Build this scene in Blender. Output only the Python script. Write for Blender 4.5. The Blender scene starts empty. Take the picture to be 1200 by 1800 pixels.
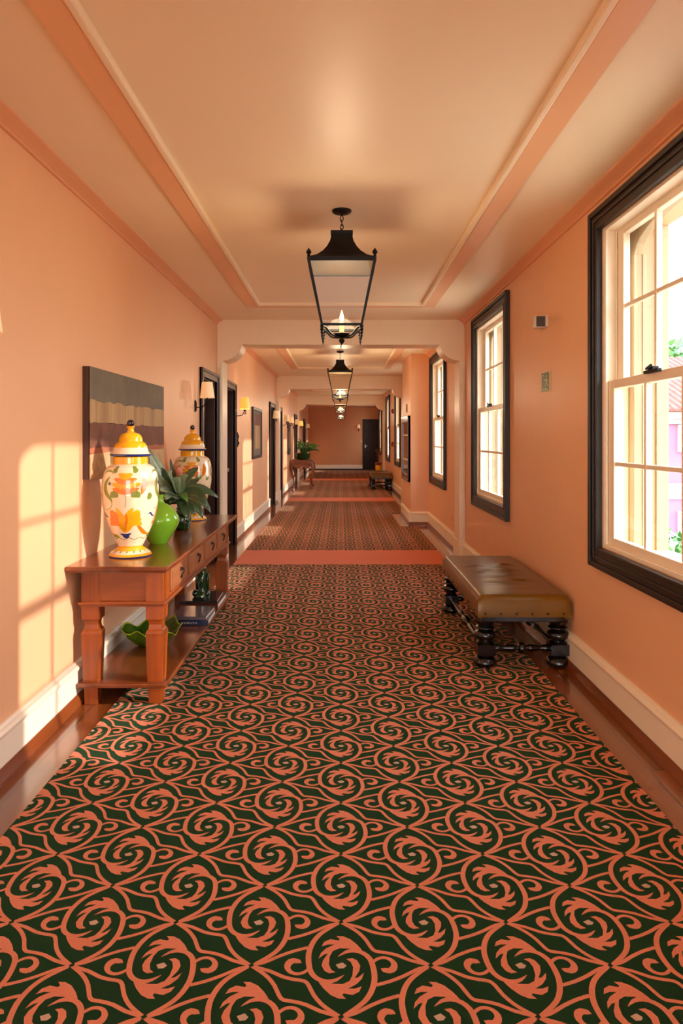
import bpy, bmesh, math, random
from mathutils import Vector, Matrix
random.seed(7)
PI = math.pi
sc = bpy.context.scene
COL = sc.collection

# ------------------------------------------------------------------ materials
def srgb(r, g, b):
    f = lambda c: (c/255/12.92) if c/255 <= .04045 else ((c/255+.055)/1.055)**2.4
    return (f(r), f(g), f(b), 1)

def newmat(name):
    m = bpy.data.materials.new(name); m.use_nodes = True
    nt = m.node_tree; b = nt.nodes['Principled BSDF']
    return m, nt, b

def N(nt, typ, **kw):
    n = nt.nodes.new(typ)
    for k, v in kw.items():
        if k in n.inputs.keys() if isinstance(k, str) else False: n.inputs[k].default_value = v
        else: setattr(n, k, v)
    return n

def noise(nt, scale, detail=4, rough=.55, vec=None, stretch=None):
    tc = nt.nodes.new('ShaderNodeTexCoord'); mp = nt.nodes.new('ShaderNodeMapping')
    nt.links.new(tc.outputs['Object'], mp.inputs['Vector'])
    if stretch: mp.inputs['Scale'].default_value = stretch
    n = nt.nodes.new('ShaderNodeTexNoise'); n.inputs['Scale'].default_value = scale
    n.inputs['Detail'].default_value = detail; n.inputs['Roughness'].default_value = rough
    nt.links.new(mp.outputs['Vector'], n.inputs['Vector'])
    return n

def ramp(nt, src, stops):
    r = nt.nodes.new('ShaderNodeValToRGB')
    while len(r.color_ramp.elements) > 1: r.color_ramp.elements.remove(r.color_ramp.elements[0])
    r.color_ramp.elements[0].position = stops[0][0]; r.color_ramp.elements[0].color = stops[0][1]
    for p, c in stops[1:]:
        e = r.color_ramp.elements.new(p); e.color = c
    nt.links.new(src, r.inputs['Fac'])
    return r

def bump(nt, b, src, strength=.2, dist=.01):
    bp = nt.nodes.new('ShaderNodeBump'); bp.inputs['Strength'].default_value = strength
    bp.inputs['Distance'].default_value = dist
    nt.links.new(src, bp.inputs['Height']); nt.links.new(bp.outputs['Normal'], b.inputs['Normal'])

def plain(name, col, rough=.5, var=.06, nscale=6, bumpk=0, metal=0, coat=0, spec=.5, bscale=None, crough=.08):
    m, nt, b = newmat(name)
    n = noise(nt, nscale)
    lo = tuple(c*(1-var) for c in col[:3])+(1,); hi = tuple(min(1, c*(1+var)) for c in col[:3])+(1,)
    r = ramp(nt, n.outputs['Fac'], [(.3, lo), (.7, hi)])
    nt.links.new(r.outputs['Color'], b.inputs['Base Color'])
    b.inputs['Roughness'].default_value = rough; b.inputs['Metallic'].default_value = metal
    b.inputs['Specular IOR Level'].default_value = spec
    if coat: b.inputs['Coat Weight'].default_value = coat; b.inputs['Coat Roughness'].default_value = crough
    if bumpk:
        n2 = noise(nt, bscale or nscale*6, 6)
        bump(nt, b, n2.outputs['Fac'], bumpk, .004)
    return m

def wood(name, dark, light, rough=.35, axis='Y', scale=5, coat=.3, bumpk=.08):
    m, nt, b = newmat(name)
    st = {'X': (.06, 1, 1), 'Y': (1, .06, 1), 'Z': (1, 1, .06)}[axis]
    n = noise(nt, scale*5, 8, .65, stretch=st)
    n2 = noise(nt, scale*.7, 3, .5, stretch=st)
    mx = nt.nodes.new('ShaderNodeMath'); mx.operation = 'ADD'
    ml = nt.nodes.new('ShaderNodeMath'); ml.operation = 'MULTIPLY'; ml.inputs[1].default_value = .5
    nt.links.new(n.outputs['Fac'], mx.inputs[0]); nt.links.new(n2.outputs['Fac'], mx.inputs[1])
    nt.links.new(mx.outputs[0], ml.inputs[0])
    r = ramp(nt, ml.outputs[0], [(.35, dark), (.5, tuple((a+c)/2 for a, c in zip(dark, light))), (.66, light)])
    nt.links.new(r.outputs['Color'], b.inputs['Base Color'])
    b.inputs['Roughness'].default_value = rough
    b.inputs['Coat Weight'].default_value = coat; b.inputs['Coat Roughness'].default_value = .15
    bump(nt, b, n.outputs['Fac'], bumpk, .003)
    return m

def emit(name, col, s, base=None):
    m, nt, b = newmat(name)
    n = noise(nt, 20)
    r = ramp(nt, n.outputs['Fac'], [(.2, tuple(c*.94 for c in col[:3])+(1,)), (.8, col)])
    nt.links.new(r.outputs['Color'], b.inputs['Emission Color'])
    b.inputs['Emission Strength'].default_value = s
    b.inputs['Base Color'].default_value = base or col
    return m

def glassy(name, tint=(1, 1, 1, 1), gloss=.08):
    m, nt, b = newmat(name)
    out = nt.nodes['Material Output']; nt.nodes.remove(b)
    t = nt.nodes.new('ShaderNodeBsdfTransparent'); t.inputs['Color'].default_value = tint
    g = nt.nodes.new('ShaderNodeBsdfGlossy'); g.inputs['Roughness'].default_value = .02
    lwt = nt.nodes.new('ShaderNodeLayerWeight'); lwt.inputs['Blend'].default_value = .5
    pw = nt.nodes.new('ShaderNodeMath'); pw.operation = 'POWER'; pw.inputs[1].default_value = 5
    fr = nt.nodes.new('ShaderNodeMath'); fr.operation = 'MULTIPLY_ADD'; fr.inputs[1].default_value = .45; fr.inputs[2].default_value = .025
    nt.links.new(lwt.outputs['Facing'], pw.inputs[0]); nt.links.new(pw.outputs[0], fr.inputs[0])
    mx = nt.nodes.new('ShaderNodeMixShader')
    nt.links.new(fr.outputs[0], mx.inputs[0]); nt.links.new(t.outputs[0], mx.inputs[1]); nt.links.new(g.outputs[0], mx.inputs[2])
    nt.links.new(mx.outputs[0], out.inputs['Surface'])
    return m

PEACH = srgb(236, 180, 132)
M = {}
M['wall'] = plain('peach wall paint', PEACH, .42, .025, 1.5, .05, bscale=60)
M['wall_end'] = plain('shaded end wall paint', srgb(206, 146, 96), .5, .03, 1.5)  # wall paint made browner, with the dim far end's shade in its colour
M['ceil'] = plain('cream ceiling paint', srgb(247, 222, 184), .40, .015, 1.2, .03, bscale=3)
M['band'] = plain('peach band paint', srgb(240, 180, 132), .4, .02, 2)
M['cream'] = plain('cream gloss trim', srgb(244, 228, 198), .32, .02, 2)
M['stone'] = plain('cream painted masonry', srgb(182, 158, 120), .6, .03, 3)
M['crown'] = plain('peach crown paint', srgb(234, 166, 118), .4, .02, 2)
M['casing'] = wood('dark brown casing wood', srgb(18, 9, 6), srgb(38, 19, 12), .42, 'Z', 4, 0)
M['casing_l'] = wood('brown door casing wood', srgb(40, 20, 14), srgb(72, 42, 30), .35, 'Z', 4, .25)
M['door'] = wood('dark maroon door wood', srgb(20, 4, 4), srgb(40, 9, 7), .55, 'Z', 4, 0)
M['door_dark_room'] = wood('dark room door black', srgb(4, 3, 3), srgb(10, 6, 5), .5, 'Z', 4, 0)  # near black stands in for the dark of an unlit room behind
M['shoe'] = wood('skirting wood', srgb(104, 48, 18), srgb(150, 78, 30), .3, 'Y', 4, .5)
M['table'] = wood('honey brown table wood', srgb(118, 54, 10), srgb(182, 96, 24), .3, 'Y', 3.2, .5)
M['table_z'] = wood('honey brown leg wood', srgb(108, 44, 6), srgb(180, 86, 16), .36, 'Z', 3.2, .2)
M['table_x'] = wood('honey brown end wood', srgb(98, 42, 8), srgb(158, 76, 18), .38, 'X', 3.2, .15)
M['tabletop'] = wood('polished brown top wood', srgb(92, 40, 14), srgb(142, 70, 28), .22, 'Y', 3, .5)
M['drawer'] = wood('drawer wood', srgb(132, 74, 40), srgb(176, 112, 66), .35, 'Y', 4, .3)
M['black_metal'] = plain('black iron', srgb(12, 9, 8), .5, .1, 30, spec=.25)
M['pull'] = plain('dark pull metal', srgb(60, 48, 40), .35, .1, 30, metal=.7)
M['steel'] = plain('brushed steel', srgb(190, 188, 180), .3, .05, 30, metal=.9)
M['glass'] = glassy('window glass', (.97, .98, .98, 1))
M['lglass'] = glassy('lantern glass', (.96, .93, .87, 1))
M['shade'] = emit('lampshade fabric', srgb(255, 200, 130), .10, srgb(250, 222, 180))
M['shade_on'] = emit('lit lampshade fabric', srgb(255, 160, 50), .42, srgb(250, 205, 130))
M['bulb'] = emit('candle bulb glow', srgb(255, 225, 160), 3)
M['candle'] = plain('ivory candle sleeve', srgb(206, 180, 130), .5)
M['leather'] = None
M['ebony'] = plain('black turned wood', srgb(10, 6, 5), .25, .1, 20, coat=.35, crough=.1)
M['glaze_w'] = plain('cream glaze', srgb(238, 214, 176), .14, .03, 9, coat=.6)
M['glaze_y'] = plain('yellow glaze', srgb(238, 168, 22), .14, .14, 16, coat=.6)
M['glaze_o'] = plain('orange glaze', srgb(226, 120, 14), .14, .14, 22, coat=.6)
M['glaze_g'] = plain('olive glaze', srgb(126, 134, 48), .14, .18, 30, coat=.6)
M['glaze_b'] = plain('blue glaze', srgb(38, 50, 110), .14, .15, 30, coat=.6)
M['glaze_k'] = plain('black blue glaze', srgb(16, 18, 34), .08, .1, 20, coat=.8)
M['lime'] = plain('lime green glaze', srgb(132, 196, 46), .16, .05, 8, coat=.6)
M['dkgreen'] = plain('dark green glaze', srgb(24, 58, 24), .12, .15, 12, coat=.8)
M['bowl'] = plain('leaf green glaze', srgb(66, 98, 20), .12, .3, 14, coat=.8)
M['bowl_rim'] = plain('yellow green glaze rim', srgb(170, 186, 40), .14, .15, 14, coat=.8)
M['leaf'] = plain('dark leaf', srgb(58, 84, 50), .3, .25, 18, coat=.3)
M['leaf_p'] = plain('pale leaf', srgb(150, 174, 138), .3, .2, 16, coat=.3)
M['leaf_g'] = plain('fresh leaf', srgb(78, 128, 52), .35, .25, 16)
M['stem'] = plain('green stem', srgb(92, 104, 50), .5)
M['bud'] = plain('pink bud', srgb(214, 130, 110), .5)
M['paper'] = plain('page paper', srgb(226, 220, 206), .8, .05, 60)
M['white'] = plain('white plastic', srgb(226, 214, 198), .4)
M['grey'] = plain('grey plastic', srgb(64, 52, 46), .4)
M['signg'] = plain('sign green', srgb(30, 74, 44), .4)
M['signp'] = plain('sign pale', srgb(208, 206, 150), .4)
M['red'] = plain('red plastic', srgb(140, 26, 20), .35)
M['pinkwall'] = plain('pink stucco', srgb(156, 104, 126), .85, .04, 1.2)
M['whitewall'] = plain('white stucco trim', srgb(160, 156, 154), .8, .03, 2)
M['gilt'] = wood('carved gilt wood', srgb(84, 38, 12), srgb(160, 86, 34), .45, 'X', 9, .1, .5)
M['canvas_p'] = plain('aged enamel', srgb(96, 76, 46), .5)
M['ground'] = plain('courtyard paving', srgb(190, 178, 160), .9, .08, .7)
M['tile'] = plain('terracotta tiles', srgb(128, 78, 62), .85, .25, 6)
M['outwin'] = plain('pale blue louvres', srgb(128, 158, 166), .4, .2, 8)
M['dkwood'] = wood('reddish cabinet wood', srgb(56, 20, 14), srgb(96, 40, 28), .3, 'Z', 5, .5)
M['cabglass'] = plain('dark cabinet glass', srgb(36, 10, 9), .06, .1, 8, coat=.6)
M['canvas1'] = plain('grey green paint', srgb(112, 104, 84), .7, .16, 6, .4)
M['canvas2'] = wood('bleached plank', srgb(150, 116, 76), srgb(206, 172, 122), .75, 'Z', 7, 0, .5)
M['canvas3'] = plain('brown rust paint', srgb(118, 74, 54), .7, .22, 7, .5)
M['canvas4'] = plain('orange brown paint', srgb(172, 102, 68), .7, .1, 7, .3)
M['canvas5'] = plain('flaked tan paint', srgb(196, 160, 110), .7, .25, 26, .5)
M['canvas_s'] = wood('raw plank edge', srgb(46, 24, 16), srgb(92, 54, 36), .7, 'Z', 6, 0, .3)

def carpet_mat(name, col, var=.16, tint=(255, 215, 185)):
    m, nt, b = newmat(name)
    n = noise(nt, 420, 3, .7)
    n2 = noise(nt, 2.2, 3)
    lo = tuple(c*(1-var) for c in col[:3])+(1,); hi = tuple(min(1, c*(1+var)) for c in col[:3])+(1,)
    r = ramp(nt, n.outputs['Fac'], [(.3, lo), (.7, hi)])
    mx = nt.nodes.new('ShaderNodeMixRGB'); mx.blend_type = 'MULTIPLY'; mx.inputs[0].default_value = .25
    r2 = ramp(nt, n2.outputs['Fac'], [(.3, (.85, .85, .85, 1)), (.7, (1, 1, 1, 1))])
    nt.links.new(r.outputs['Color'], mx.inputs[1]); nt.links.new(r2.outputs['Color'], mx.inputs[2])
    nt.links.new(mx.outputs[0], b.inputs['Base Color'])
    b.inputs['Roughness'].default_value = 1; b.inputs['Specular IOR Level'].default_value = .05
    b.inputs['Sheen Weight'].default_value = .18; b.inputs['Sheen Roughness'].default_value = .45; b.inputs['Sheen Tint'].default_value = srgb(*tint)
    bump(nt, b, n.outputs['Fac'], .6, .004)
    return m
M['c_green'] = carpet_mat('carpet dark green pile', srgb(22, 50, 26), tint=(150, 200, 140))
M['c_pink'] = carpet_mat('carpet salmon pile', srgb(222, 132, 98))
M['c_cream'] = carpet_mat('carpet beige pile', srgb(206, 168, 140))
M['c_band'] = carpet_mat('carpet plain salmon pile', srgb(228, 128, 94), .06)

def floor_mat():
    m, nt, b = newmat('polished floor planks')
    tc = nt.nodes.new('ShaderNodeTexCoord'); sx = nt.nodes.new('ShaderNodeSeparateXYZ'); cx = nt.nodes.new('ShaderNodeCombineXYZ')
    nt.links.new(tc.outputs['Object'], sx.inputs[0]); nt.links.new(sx.outputs['Y'], cx.inputs['X']); nt.links.new(sx.outputs['X'], cx.inputs['Y'])
    br = nt.nodes.new('ShaderNodeTexBrick'); nt.links.new(cx.outputs[0], br.inputs['Vector'])
    br.inputs['Scale'].default_value = 1; br.inputs['Brick Width'].default_value = 1.15; br.inputs['Row Height'].default_value = .1295
    br.inputs['Mortar Size'].default_value = .003; br.inputs['Mortar Smooth'].default_value = .1
    br.inputs['Color1'].default_value = srgb(128, 66, 26); br.inputs['Color2'].default_value = srgb(160, 90, 40)
    br.inputs['Mortar'].default_value = srgb(30, 14, 8)
    n = noise(nt, 22, 7, .6, stretch=(1, .06, 1))
    r = ramp(nt, n.outputs['Fac'], [(.3, (.72, .7, .66, 1)), (.7, (1.0, 1.0, 1.0, 1))])
    mx = nt.nodes.new('ShaderNodeMixRGB'); mx.blend_type = 'MULTIPLY'; mx.inputs[0].default_value = 1
    nt.links.new(br.outputs['Color'], mx.inputs[1]); nt.links.new(r.outputs['Color'], mx.inputs[2])
    nt.links.new(mx.outputs[0], b.inputs['Base Color'])
    b.inputs['Roughness'].default_value = .25; b.inputs['Coat Weight'].default_value = 1; b.inputs['Coat Roughness'].default_value = .12; b.inputs['Coat IOR'].default_value = 1.7
    inv = nt.nodes.new('ShaderNodeMath'); inv.operation = 'SUBTRACT'; inv.inputs[0].default_value = 1
    nt.links.new(br.outputs['Fac'], inv.inputs[1]); bump(nt, b, inv.outputs[0], .4, .002)
    return m
M['floor'] = floor_mat()

def leather_mat():
    m, nt, b = newmat('olive brown leather')
    n = noise(nt, 5, 5, .6, stretch=(.5, 2.6, 1)); n2 = noise(nt, 180, 3)
    r = ramp(nt, n.outputs['Fac'], [(.3, srgb(88, 54, 6)), (.7, srgb(120, 80, 16))])
    nt.links.new(r.outputs['Color'], b.inputs['Base Color'])
    b.inputs['Roughness'].default_value = .32; b.inputs['Coat Weight'].default_value = .12; b.inputs['Coat Roughness'].default_value = .2; b.inputs['Specular IOR Level'].default_value = .3; b.inputs['Specular Tint'].default_value = srgb(255, 235, 205)
    bump(nt, b, n2.outputs['Fac'], .12, .002)
    return m
M['leather'] = leather_mat()

# ------------------------------------------------------------------ mesh builder
class MB:
    def __init__(s, off=(0, 0, 0)):
        s.v = []; s.f = []; s.m = []; s.off = Vector(off)
    def add(s, verts, faces, mi=0):
        b = len(s.v); s.v += [Vector(v) for v in verts]
        for f in faces: s.f.append(tuple(b+i for i in f)); s.m.append(mi)
        return s
    def box(s, x0, x1, y0, y1, z0, z1, mi=0):
        v = [(x, y, z) for x in (x0, x1) for y in (y0, y1) for z in (z0, z1)]
        return s.add(v, [(0, 1, 3, 2), (4, 6, 7, 5), (0, 4, 5, 1), (2, 3, 7, 6), (0, 2, 6, 4), (1, 5, 7, 3)], mi)
    def loft(s, rings, mi=0, closed=True, caps=True):
        n = len(rings[0]); v = [p for r in rings for p in r]; f = []
        for i in range(len(rings)-1):
            for j in range(n if closed else n-1):
                k = (j+1) % n
                f.append((i*n+j, i*n+k, (i+1)*n+k, (i+1)*n+j))
        if caps and closed:
            f.append(tuple(range(n))[::-1]); f.append(tuple((len(rings)-1)*n+j for j in range(n)))
        return s.add(v, f, mi)
    def lathe(s, prof, c=(0, 0, 0), seg=32, mi=0, caps=True, axis='Z'):
        rings = []
        for r, z in prof:
            ring = []
            for j in range(seg):
                a = 2*PI*j/seg; p = (r*math.cos(a), r*math.sin(a), z)
                if axis == 'Y': p = (p[0], p[2], p[1])
                if axis == 'X': p = (p[2], p[0], p[1])
                ring.append((c[0]+p[0], c[1]+p[1], c[2]+p[2]))
            rings.append(ring)
        return s.loft(rings, mi, True, caps)
    def sqloft(s, prof, c=(0, 0, 0), mi=0):
        rings = []
        for h, z in prof:
            hx, hy = h if isinstance(h, tuple) else (h, h)
            rings.append([(c[0]-hx, c[1]-hy, c[2]+z), (c[0]+hx, c[1]-hy, c[2]+z), (c[0]+hx, c[1]+hy, c[2]+z), (c[0]-hx, c[1]+hy, c[2]+z)])
        return s.loft(rings, mi)
    def tube(s, pts, r, seg=8, mi=0, closed=False):
        pts = [Vector(p) for p in pts]; n = len(pts); rings = []
        up = Vector((0, 0, 1))
        for i, p in enumerate(pts):
            a = pts[i-1] if (i > 0 or closed) else p; b = pts[(i+1) % n] if (i < n-1 or closed) else p
            t = (b-a).normalized()
            u = up if abs(t.dot(up)) < .95 else Vector((1, 0, 0))
            s1 = t.cross(u).normalized(); s2 = t.cross(s1).normalized()
            rr = r[i] if isinstance(r, (list, tuple)) else r
            rings.append([p+s1*math.cos(2*PI*j/seg)*rr+s2*math.sin(2*PI*j/seg)*rr for j in range(seg)])
        if closed: rings.append(rings[0])
        return s.loft(rings, mi, True, not closed)
    def sphere(s, c, r, seg=14, mi=0, sz=1):
        k = seg//2
        return s.lathe([(max(1e-4, r*math.sin(PI*i/k)), -r*sz*math.cos(PI*i/k)) for i in range(k+1)], c, seg, mi)
    def poly_x(s, pts, x0, x1, mi=0):        # polygon in (y, z) extruded along x
        n = len(pts)
        v = [(x0, y, z) for y, z in pts]+[(x1, y, z) for y, z in pts]
        f = [tuple(range(n)), tuple(range(2*n-1, n-1, -1))]+[(i, i+n, (i+1) % n+n, (i+1) % n) for i in range(n)]
        return s.add(v, f, mi)
    def poly_y(s, pts, y0, y1, mi=0):        # polygon in (x, z) extruded along y
        n = len(pts)
        v = [(x, y0, z) for x, z in pts]+[(x, y1, z) for x, z in pts]
        f = [tuple(range(n)), tuple(range(2*n-1, n-1, -1))]+[(i, i+n, (i+1) % n+n, (i+1) % n) for i in range(n)]
        return s.add(v, f, mi)
    def build(s, name, mats, parent=None, smooth=None, bevel=0, recalc=True, at=None, segs=2):
        if not isinstance(mats, (list, tuple)): mats = [mats]
        me = bpy.data.meshes.new(name)
        off = Vector(at) if at is not None else Vector((0, 0, 0))
        me.from_pydata([v-off for v in s.v], [], s.f)
        for m in mats: me.materials.append(m)
        me.polygons.foreach_set('material_index', s.m)
        if recalc:
            bm = bmesh.new(); bm.from_mesh(me); bmesh.ops.recalc_face_normals(bm, faces=bm.faces[:]); bm.to_mesh(me); bm.free()
        if smooth is not None:
            me.polygons.foreach_set('use_smooth', [True]*len(me.polygons))
            me.set_sharp_from_angle(angle=math.radians(smooth))
        me.update()
        o = bpy.data.objects.new(name, me); COL.objects.link(o)
        if parent is not None: o.parent = parent
        if at is not None and parent is None: o.location = off
        if bevel:
            md = o.modifiers.new('Bevel', 'BEVEL'); md.width = bevel; md.segments = segs; md.limit_method = 'ANGLE'
            md.angle_limit = math.radians(40)
        return o

def tag(o, label=None, cat=None, group=None, kind=None):
    if label: o['label'] = label
    if cat: o['category'] = cat
    if group: o['group'] = group
    if kind: o['kind'] = kind
    return o
def thing(name, label=None, cat=None, loc=(0, 0, 0), rz=0, group=None, kind=None):
    o = bpy.data.objects.new(name, None); COL.objects.link(o); o.location = loc; o.rotation_euler = (0, 0, rz)
    o.empty_display_size = .1
    return tag(o, label, cat, group, kind)
def struct(name, mb, mats, **kw):
    o = mb.build(name, mats, **kw); o['kind'] = 'structure'; return o
def copy_tree(o, parent=None):
    c = o.copy(); COL.objects.link(c); c.parent = parent
    for ch in list(o.children): copy_tree(ch, c)
    return c
def dup(o, loc, label=None, rz=None):
    c = copy_tree(o); c.location = loc
    if rz is not None: c.rotation_euler = (0, 0, rz)
    if label: c['label'] = label
    return c

# ------------------------------------------------------------------ layout constants (metres; camera eye at 0,0,1.4 looking +Y)
EYE = 1.4; CEIL = 2.73; XW = 1.4; YB = -4.6; YE = 29.4
WIN_Y = [-3.83, -.41, 3.02, 6.41, 9.80, 13.05, 16.70, 20.15]
HW, WZ0, WZ1 = .64, .81, 2.515
DOORS = [(6.76, 7.68), (8.09, 8.98), (13.3, 14.25), (15.15, 15.98), (20.4, 21.35), (25.2, 26.4)]
BEAMS = [7.7, 14.75, 21.5]; BT = .33

# floor
struct('floor', MB().box(-1.75, 2.0, YB, YE+.1, -.25, 0), M['floor'])
# ceiling
cb = MB().box(-1.75, 2.0, YB, YE+.1, CEIL, CEIL+.2)
struct('ceiling', cb, M['ceil'])
# left wall with door recesses
lw = MB(); y = YB
for c in (-3.2, -1.1):  # openings for the added, unseen windows behind the camera
    lw.box(-1.7, -XW, y, c-HW, 0, CEIL); lw.box(-1.7, -XW, c-HW, c+HW, 0, WZ0); lw.box(-1.7, -XW, c-HW, c+HW, WZ1, CEIL); y = c+HW
for a, b in [(d[0]+.09, d[1]-.09) for d in DOORS]:
    lw.box(-1.7, -XW, y, a, 0, CEIL); lw.box(-1.7, -XW, a, b, 2.01, CEIL); lw.box(-1.7, -1.56, a, b, 0, 2.01); y = b
lw.box(-1.7, -XW, y, YE, 0, CEIL)
struct('wall_left', lw, M['wall'])
# right wall with window openings and the boxed-out pier
rw = MB(); y = YB
for c in WIN_Y:
    rw.box(XW, 1.72, y, c-HW, 0, CEIL); rw.box(XW, 1.72, c-HW, c+HW, 0, WZ0); rw.box(XW, 1.72, c-HW, c+HW, WZ1, CEIL); y = c+HW
rw.box(XW, 1.72, y, 21.85, 0, CEIL)
rw.box(1.109, XW, 10.86, 12.32, 0, CEIL)
LWY = 27.9
rw.box(1.62, 1.94, 21.85, LWY-HW, 0, CEIL); rw.box(1.62, 1.94, LWY-HW, LWY+HW, 0, WZ0); rw.box(1.62, 1.94, LWY-HW, LWY+HW, WZ1, CEIL)
rw.box(1.62, 1.94, LWY+HW, YE, 0, CEIL); rw.box(1.38, 1.75, 21.83, 21.95, 0, CEIL)
struct('wall_right', rw, M['wall'])
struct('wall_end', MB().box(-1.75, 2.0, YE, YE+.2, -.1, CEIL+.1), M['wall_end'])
wb = MB().box(-1.75, -1.25, YB-.25, YB, 0, CEIL+.1).box(1.25, 2.0, YB-.25, YB, 0, CEIL+.1).box(-1.25, 1.25, YB-.25, YB, 2.55, CEIL+.1)  # unseen back end, left wide open to let daylight into the corridor
struct('wall_back', wb, M['wall'])

# crown bands along the wall tops
def crown(name, sx, segs):
    m = MB()
    for a, b in segs:
        m.poly_y([(sx*XW, CEIL), (sx*(XW-.066), CEIL), (sx*(XW-.066), CEIL-.010), (sx*(XW-.058), CEIL-.014), (sx*(XW-.030), CEIL-.030), (sx*(XW-.014), CEIL-.042), (sx*(XW-.014), CEIL-.055), (sx*XW, CEIL-.055)], a, b)
    struct(name, m, M['crown'])
bays = [(YB, 7.7), (8.03, 14.75), (15.08, 21.5)]
crown('trim_1', -1, bays); crown('trim_2', 1, [(YB, 7.7), (8.03, 10.86), (12.32, 14.75), (15.08, 21.5)])
# ceiling tray bands
def tray(name, y0, y1):
    xo, xi = .945, .83; zb = CEIL-.022
    m = MB()
    m.box(-xo, -xi, y0, y1, zb, CEIL+.01).box(xi, xo, y0, y1, zb, CEIL+.01)
    m.box(-xi, xi, y0, y0+.115, zb, CEIL+.01).box(-xi, xi, y1-.115, y1, zb, CEIL+.01)
    o = struct(name, m, M['band'], bevel=.004)
    b = MB(); w = .032
    b.box(-xi, -xi+w, y0+.115, y1-.115, CEIL-.030, CEIL+.01).box(xi-w, xi, y0+.115, y1-.115, CEIL-.030, CEIL+.01)
    b.box(-xi, xi, y0+.115, y0+.115+w, CEIL-.030, CEIL+.01).box(-xi, xi, y1-.115-w, y1-.115, CEIL-.030, CEIL+.01)
    bo = b.build('ceiling_bead', M['ceil'], bevel=.008); bo.parent = o
tray('trim_3', -3.6, 6.88); tray('trim_4', 8.9, 13.05); tray('trim_5', 15.9, 19.2)

# arched beams with pilasters
def beam(name, y):
    m = MB()
    def outline(sx):
        pts = [(0, CEIL), (sx*XW, CEIL), (sx*XW, 2.265), (sx*1.335, 2.265)]
        for i in range(0, 13):
            a = -PI/2+i/12*math.radians(78)
            pts.append((sx*(1.335-.225*math.cos(a)) if False else sx*(1.335-.225*math.sin(PI/2+a)), 2.49-.225*math.cos(PI/2+a)))
        pts += [(sx*1.10, 2.446), (0, 2.446)]
        return pts
    for sx in (-1, 1): m.poly_y(outline(sx), y, y+BT)
    o = struct(name, m, M['ceil'], bevel=.006)
    for sx in (-1, 1):
        p = MB()
        x0, x1 = sorted((sx*1.335, sx*XW))
        p.box(x0, x1, y, y+BT, 0, 2.265)
        xa, xb = sorted((sx*1.350, sx*1.362)); p.box(xa, xb, y-.012, y+.004, .26, 2.19)
        xa, xb = sorted((sx*1.374, sx*1.390)); p.box(xa, xb, y-.012, y+.004, .26, 2.19)
        xa, xb = sorted((sx*1.322, sx*XW)); p.box(xa, xb, y-.015, y+BT+.015, 0, .235)
        po = p.build('pilaster', M['cream'], bevel=.004); po.parent = o
for i, y in enumerate(BEAMS): beam('trim_%d' % (6+i), y)

# baseboards (white board with rolled top over a wooden shoe)
def base_run(m, x, sx, a, b):
    q = lambda d: x-sx*d
    m.poly_y([(q(-.01), .06), (q(.024), .06), (q(.024), .175), (q(.030), .182), (q(.034), .195), (q(.026), .207), (q(.016), .212), (q(.010), .222), (q(-.01), .222)], a, b, 0)
    m.poly_y([(q(-.01), 0), (q(.040), 0), (q(.040), .012), (q(.028), .06), (q(-.01), .06)], a, b, 1)
bl = MB(); ys = YB
for a, b in DOORS+[(7.7, 8.03), (14.75, 15.08), (21.5, 21.83)]: pass
cuts = sorted(DOORS+[(7.7, 8.03), (14.75, 15.08), (21.5, 21.83)])
for a, b in cuts:
    if a > ys: base_run(bl, -XW, -1, ys, a)
    ys = max(ys, b)
base_run(bl, -XW, -1, ys, YE)
struct('baseboard_left', bl, [M['cream'], M['shoe']])
br_ = MB()
for a, b in [(YB, 7.7), (8.03, 10.86), (12.32, 14.75), (15.08, 21.5)]: base_run(br_, XW, 1, a, b)
base_run(br_, 1.109, 1, 10.825, 12.35); base_run(br_, 1.62, 1, 21.95, YE)
# across the near face of the pier
def base_face(m, y, x0, x1):
    m.poly_x([(y+.01, .06), (y-.024, .06), (y-.024, .175), (y-.034, .195), (y-.016, .212), (y-.010, .222), (y+.01, .222)], x0, x1, 0)
    m.poly_x([(y+.01, 0), (y-.040, 0), (y-.040, .012), (y-.028, .06), (y+.01, .06)], x0, x1, 1)
base_face(br_, 10.86, 1.08, XW)
struct('baseboard_right', br_, [M['cream'], M['shoe']])
be = MB(); base_face(be, YE, -1.4, .93)
struct('baseboard_end', be, [M['cream'], M['casing']])

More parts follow.
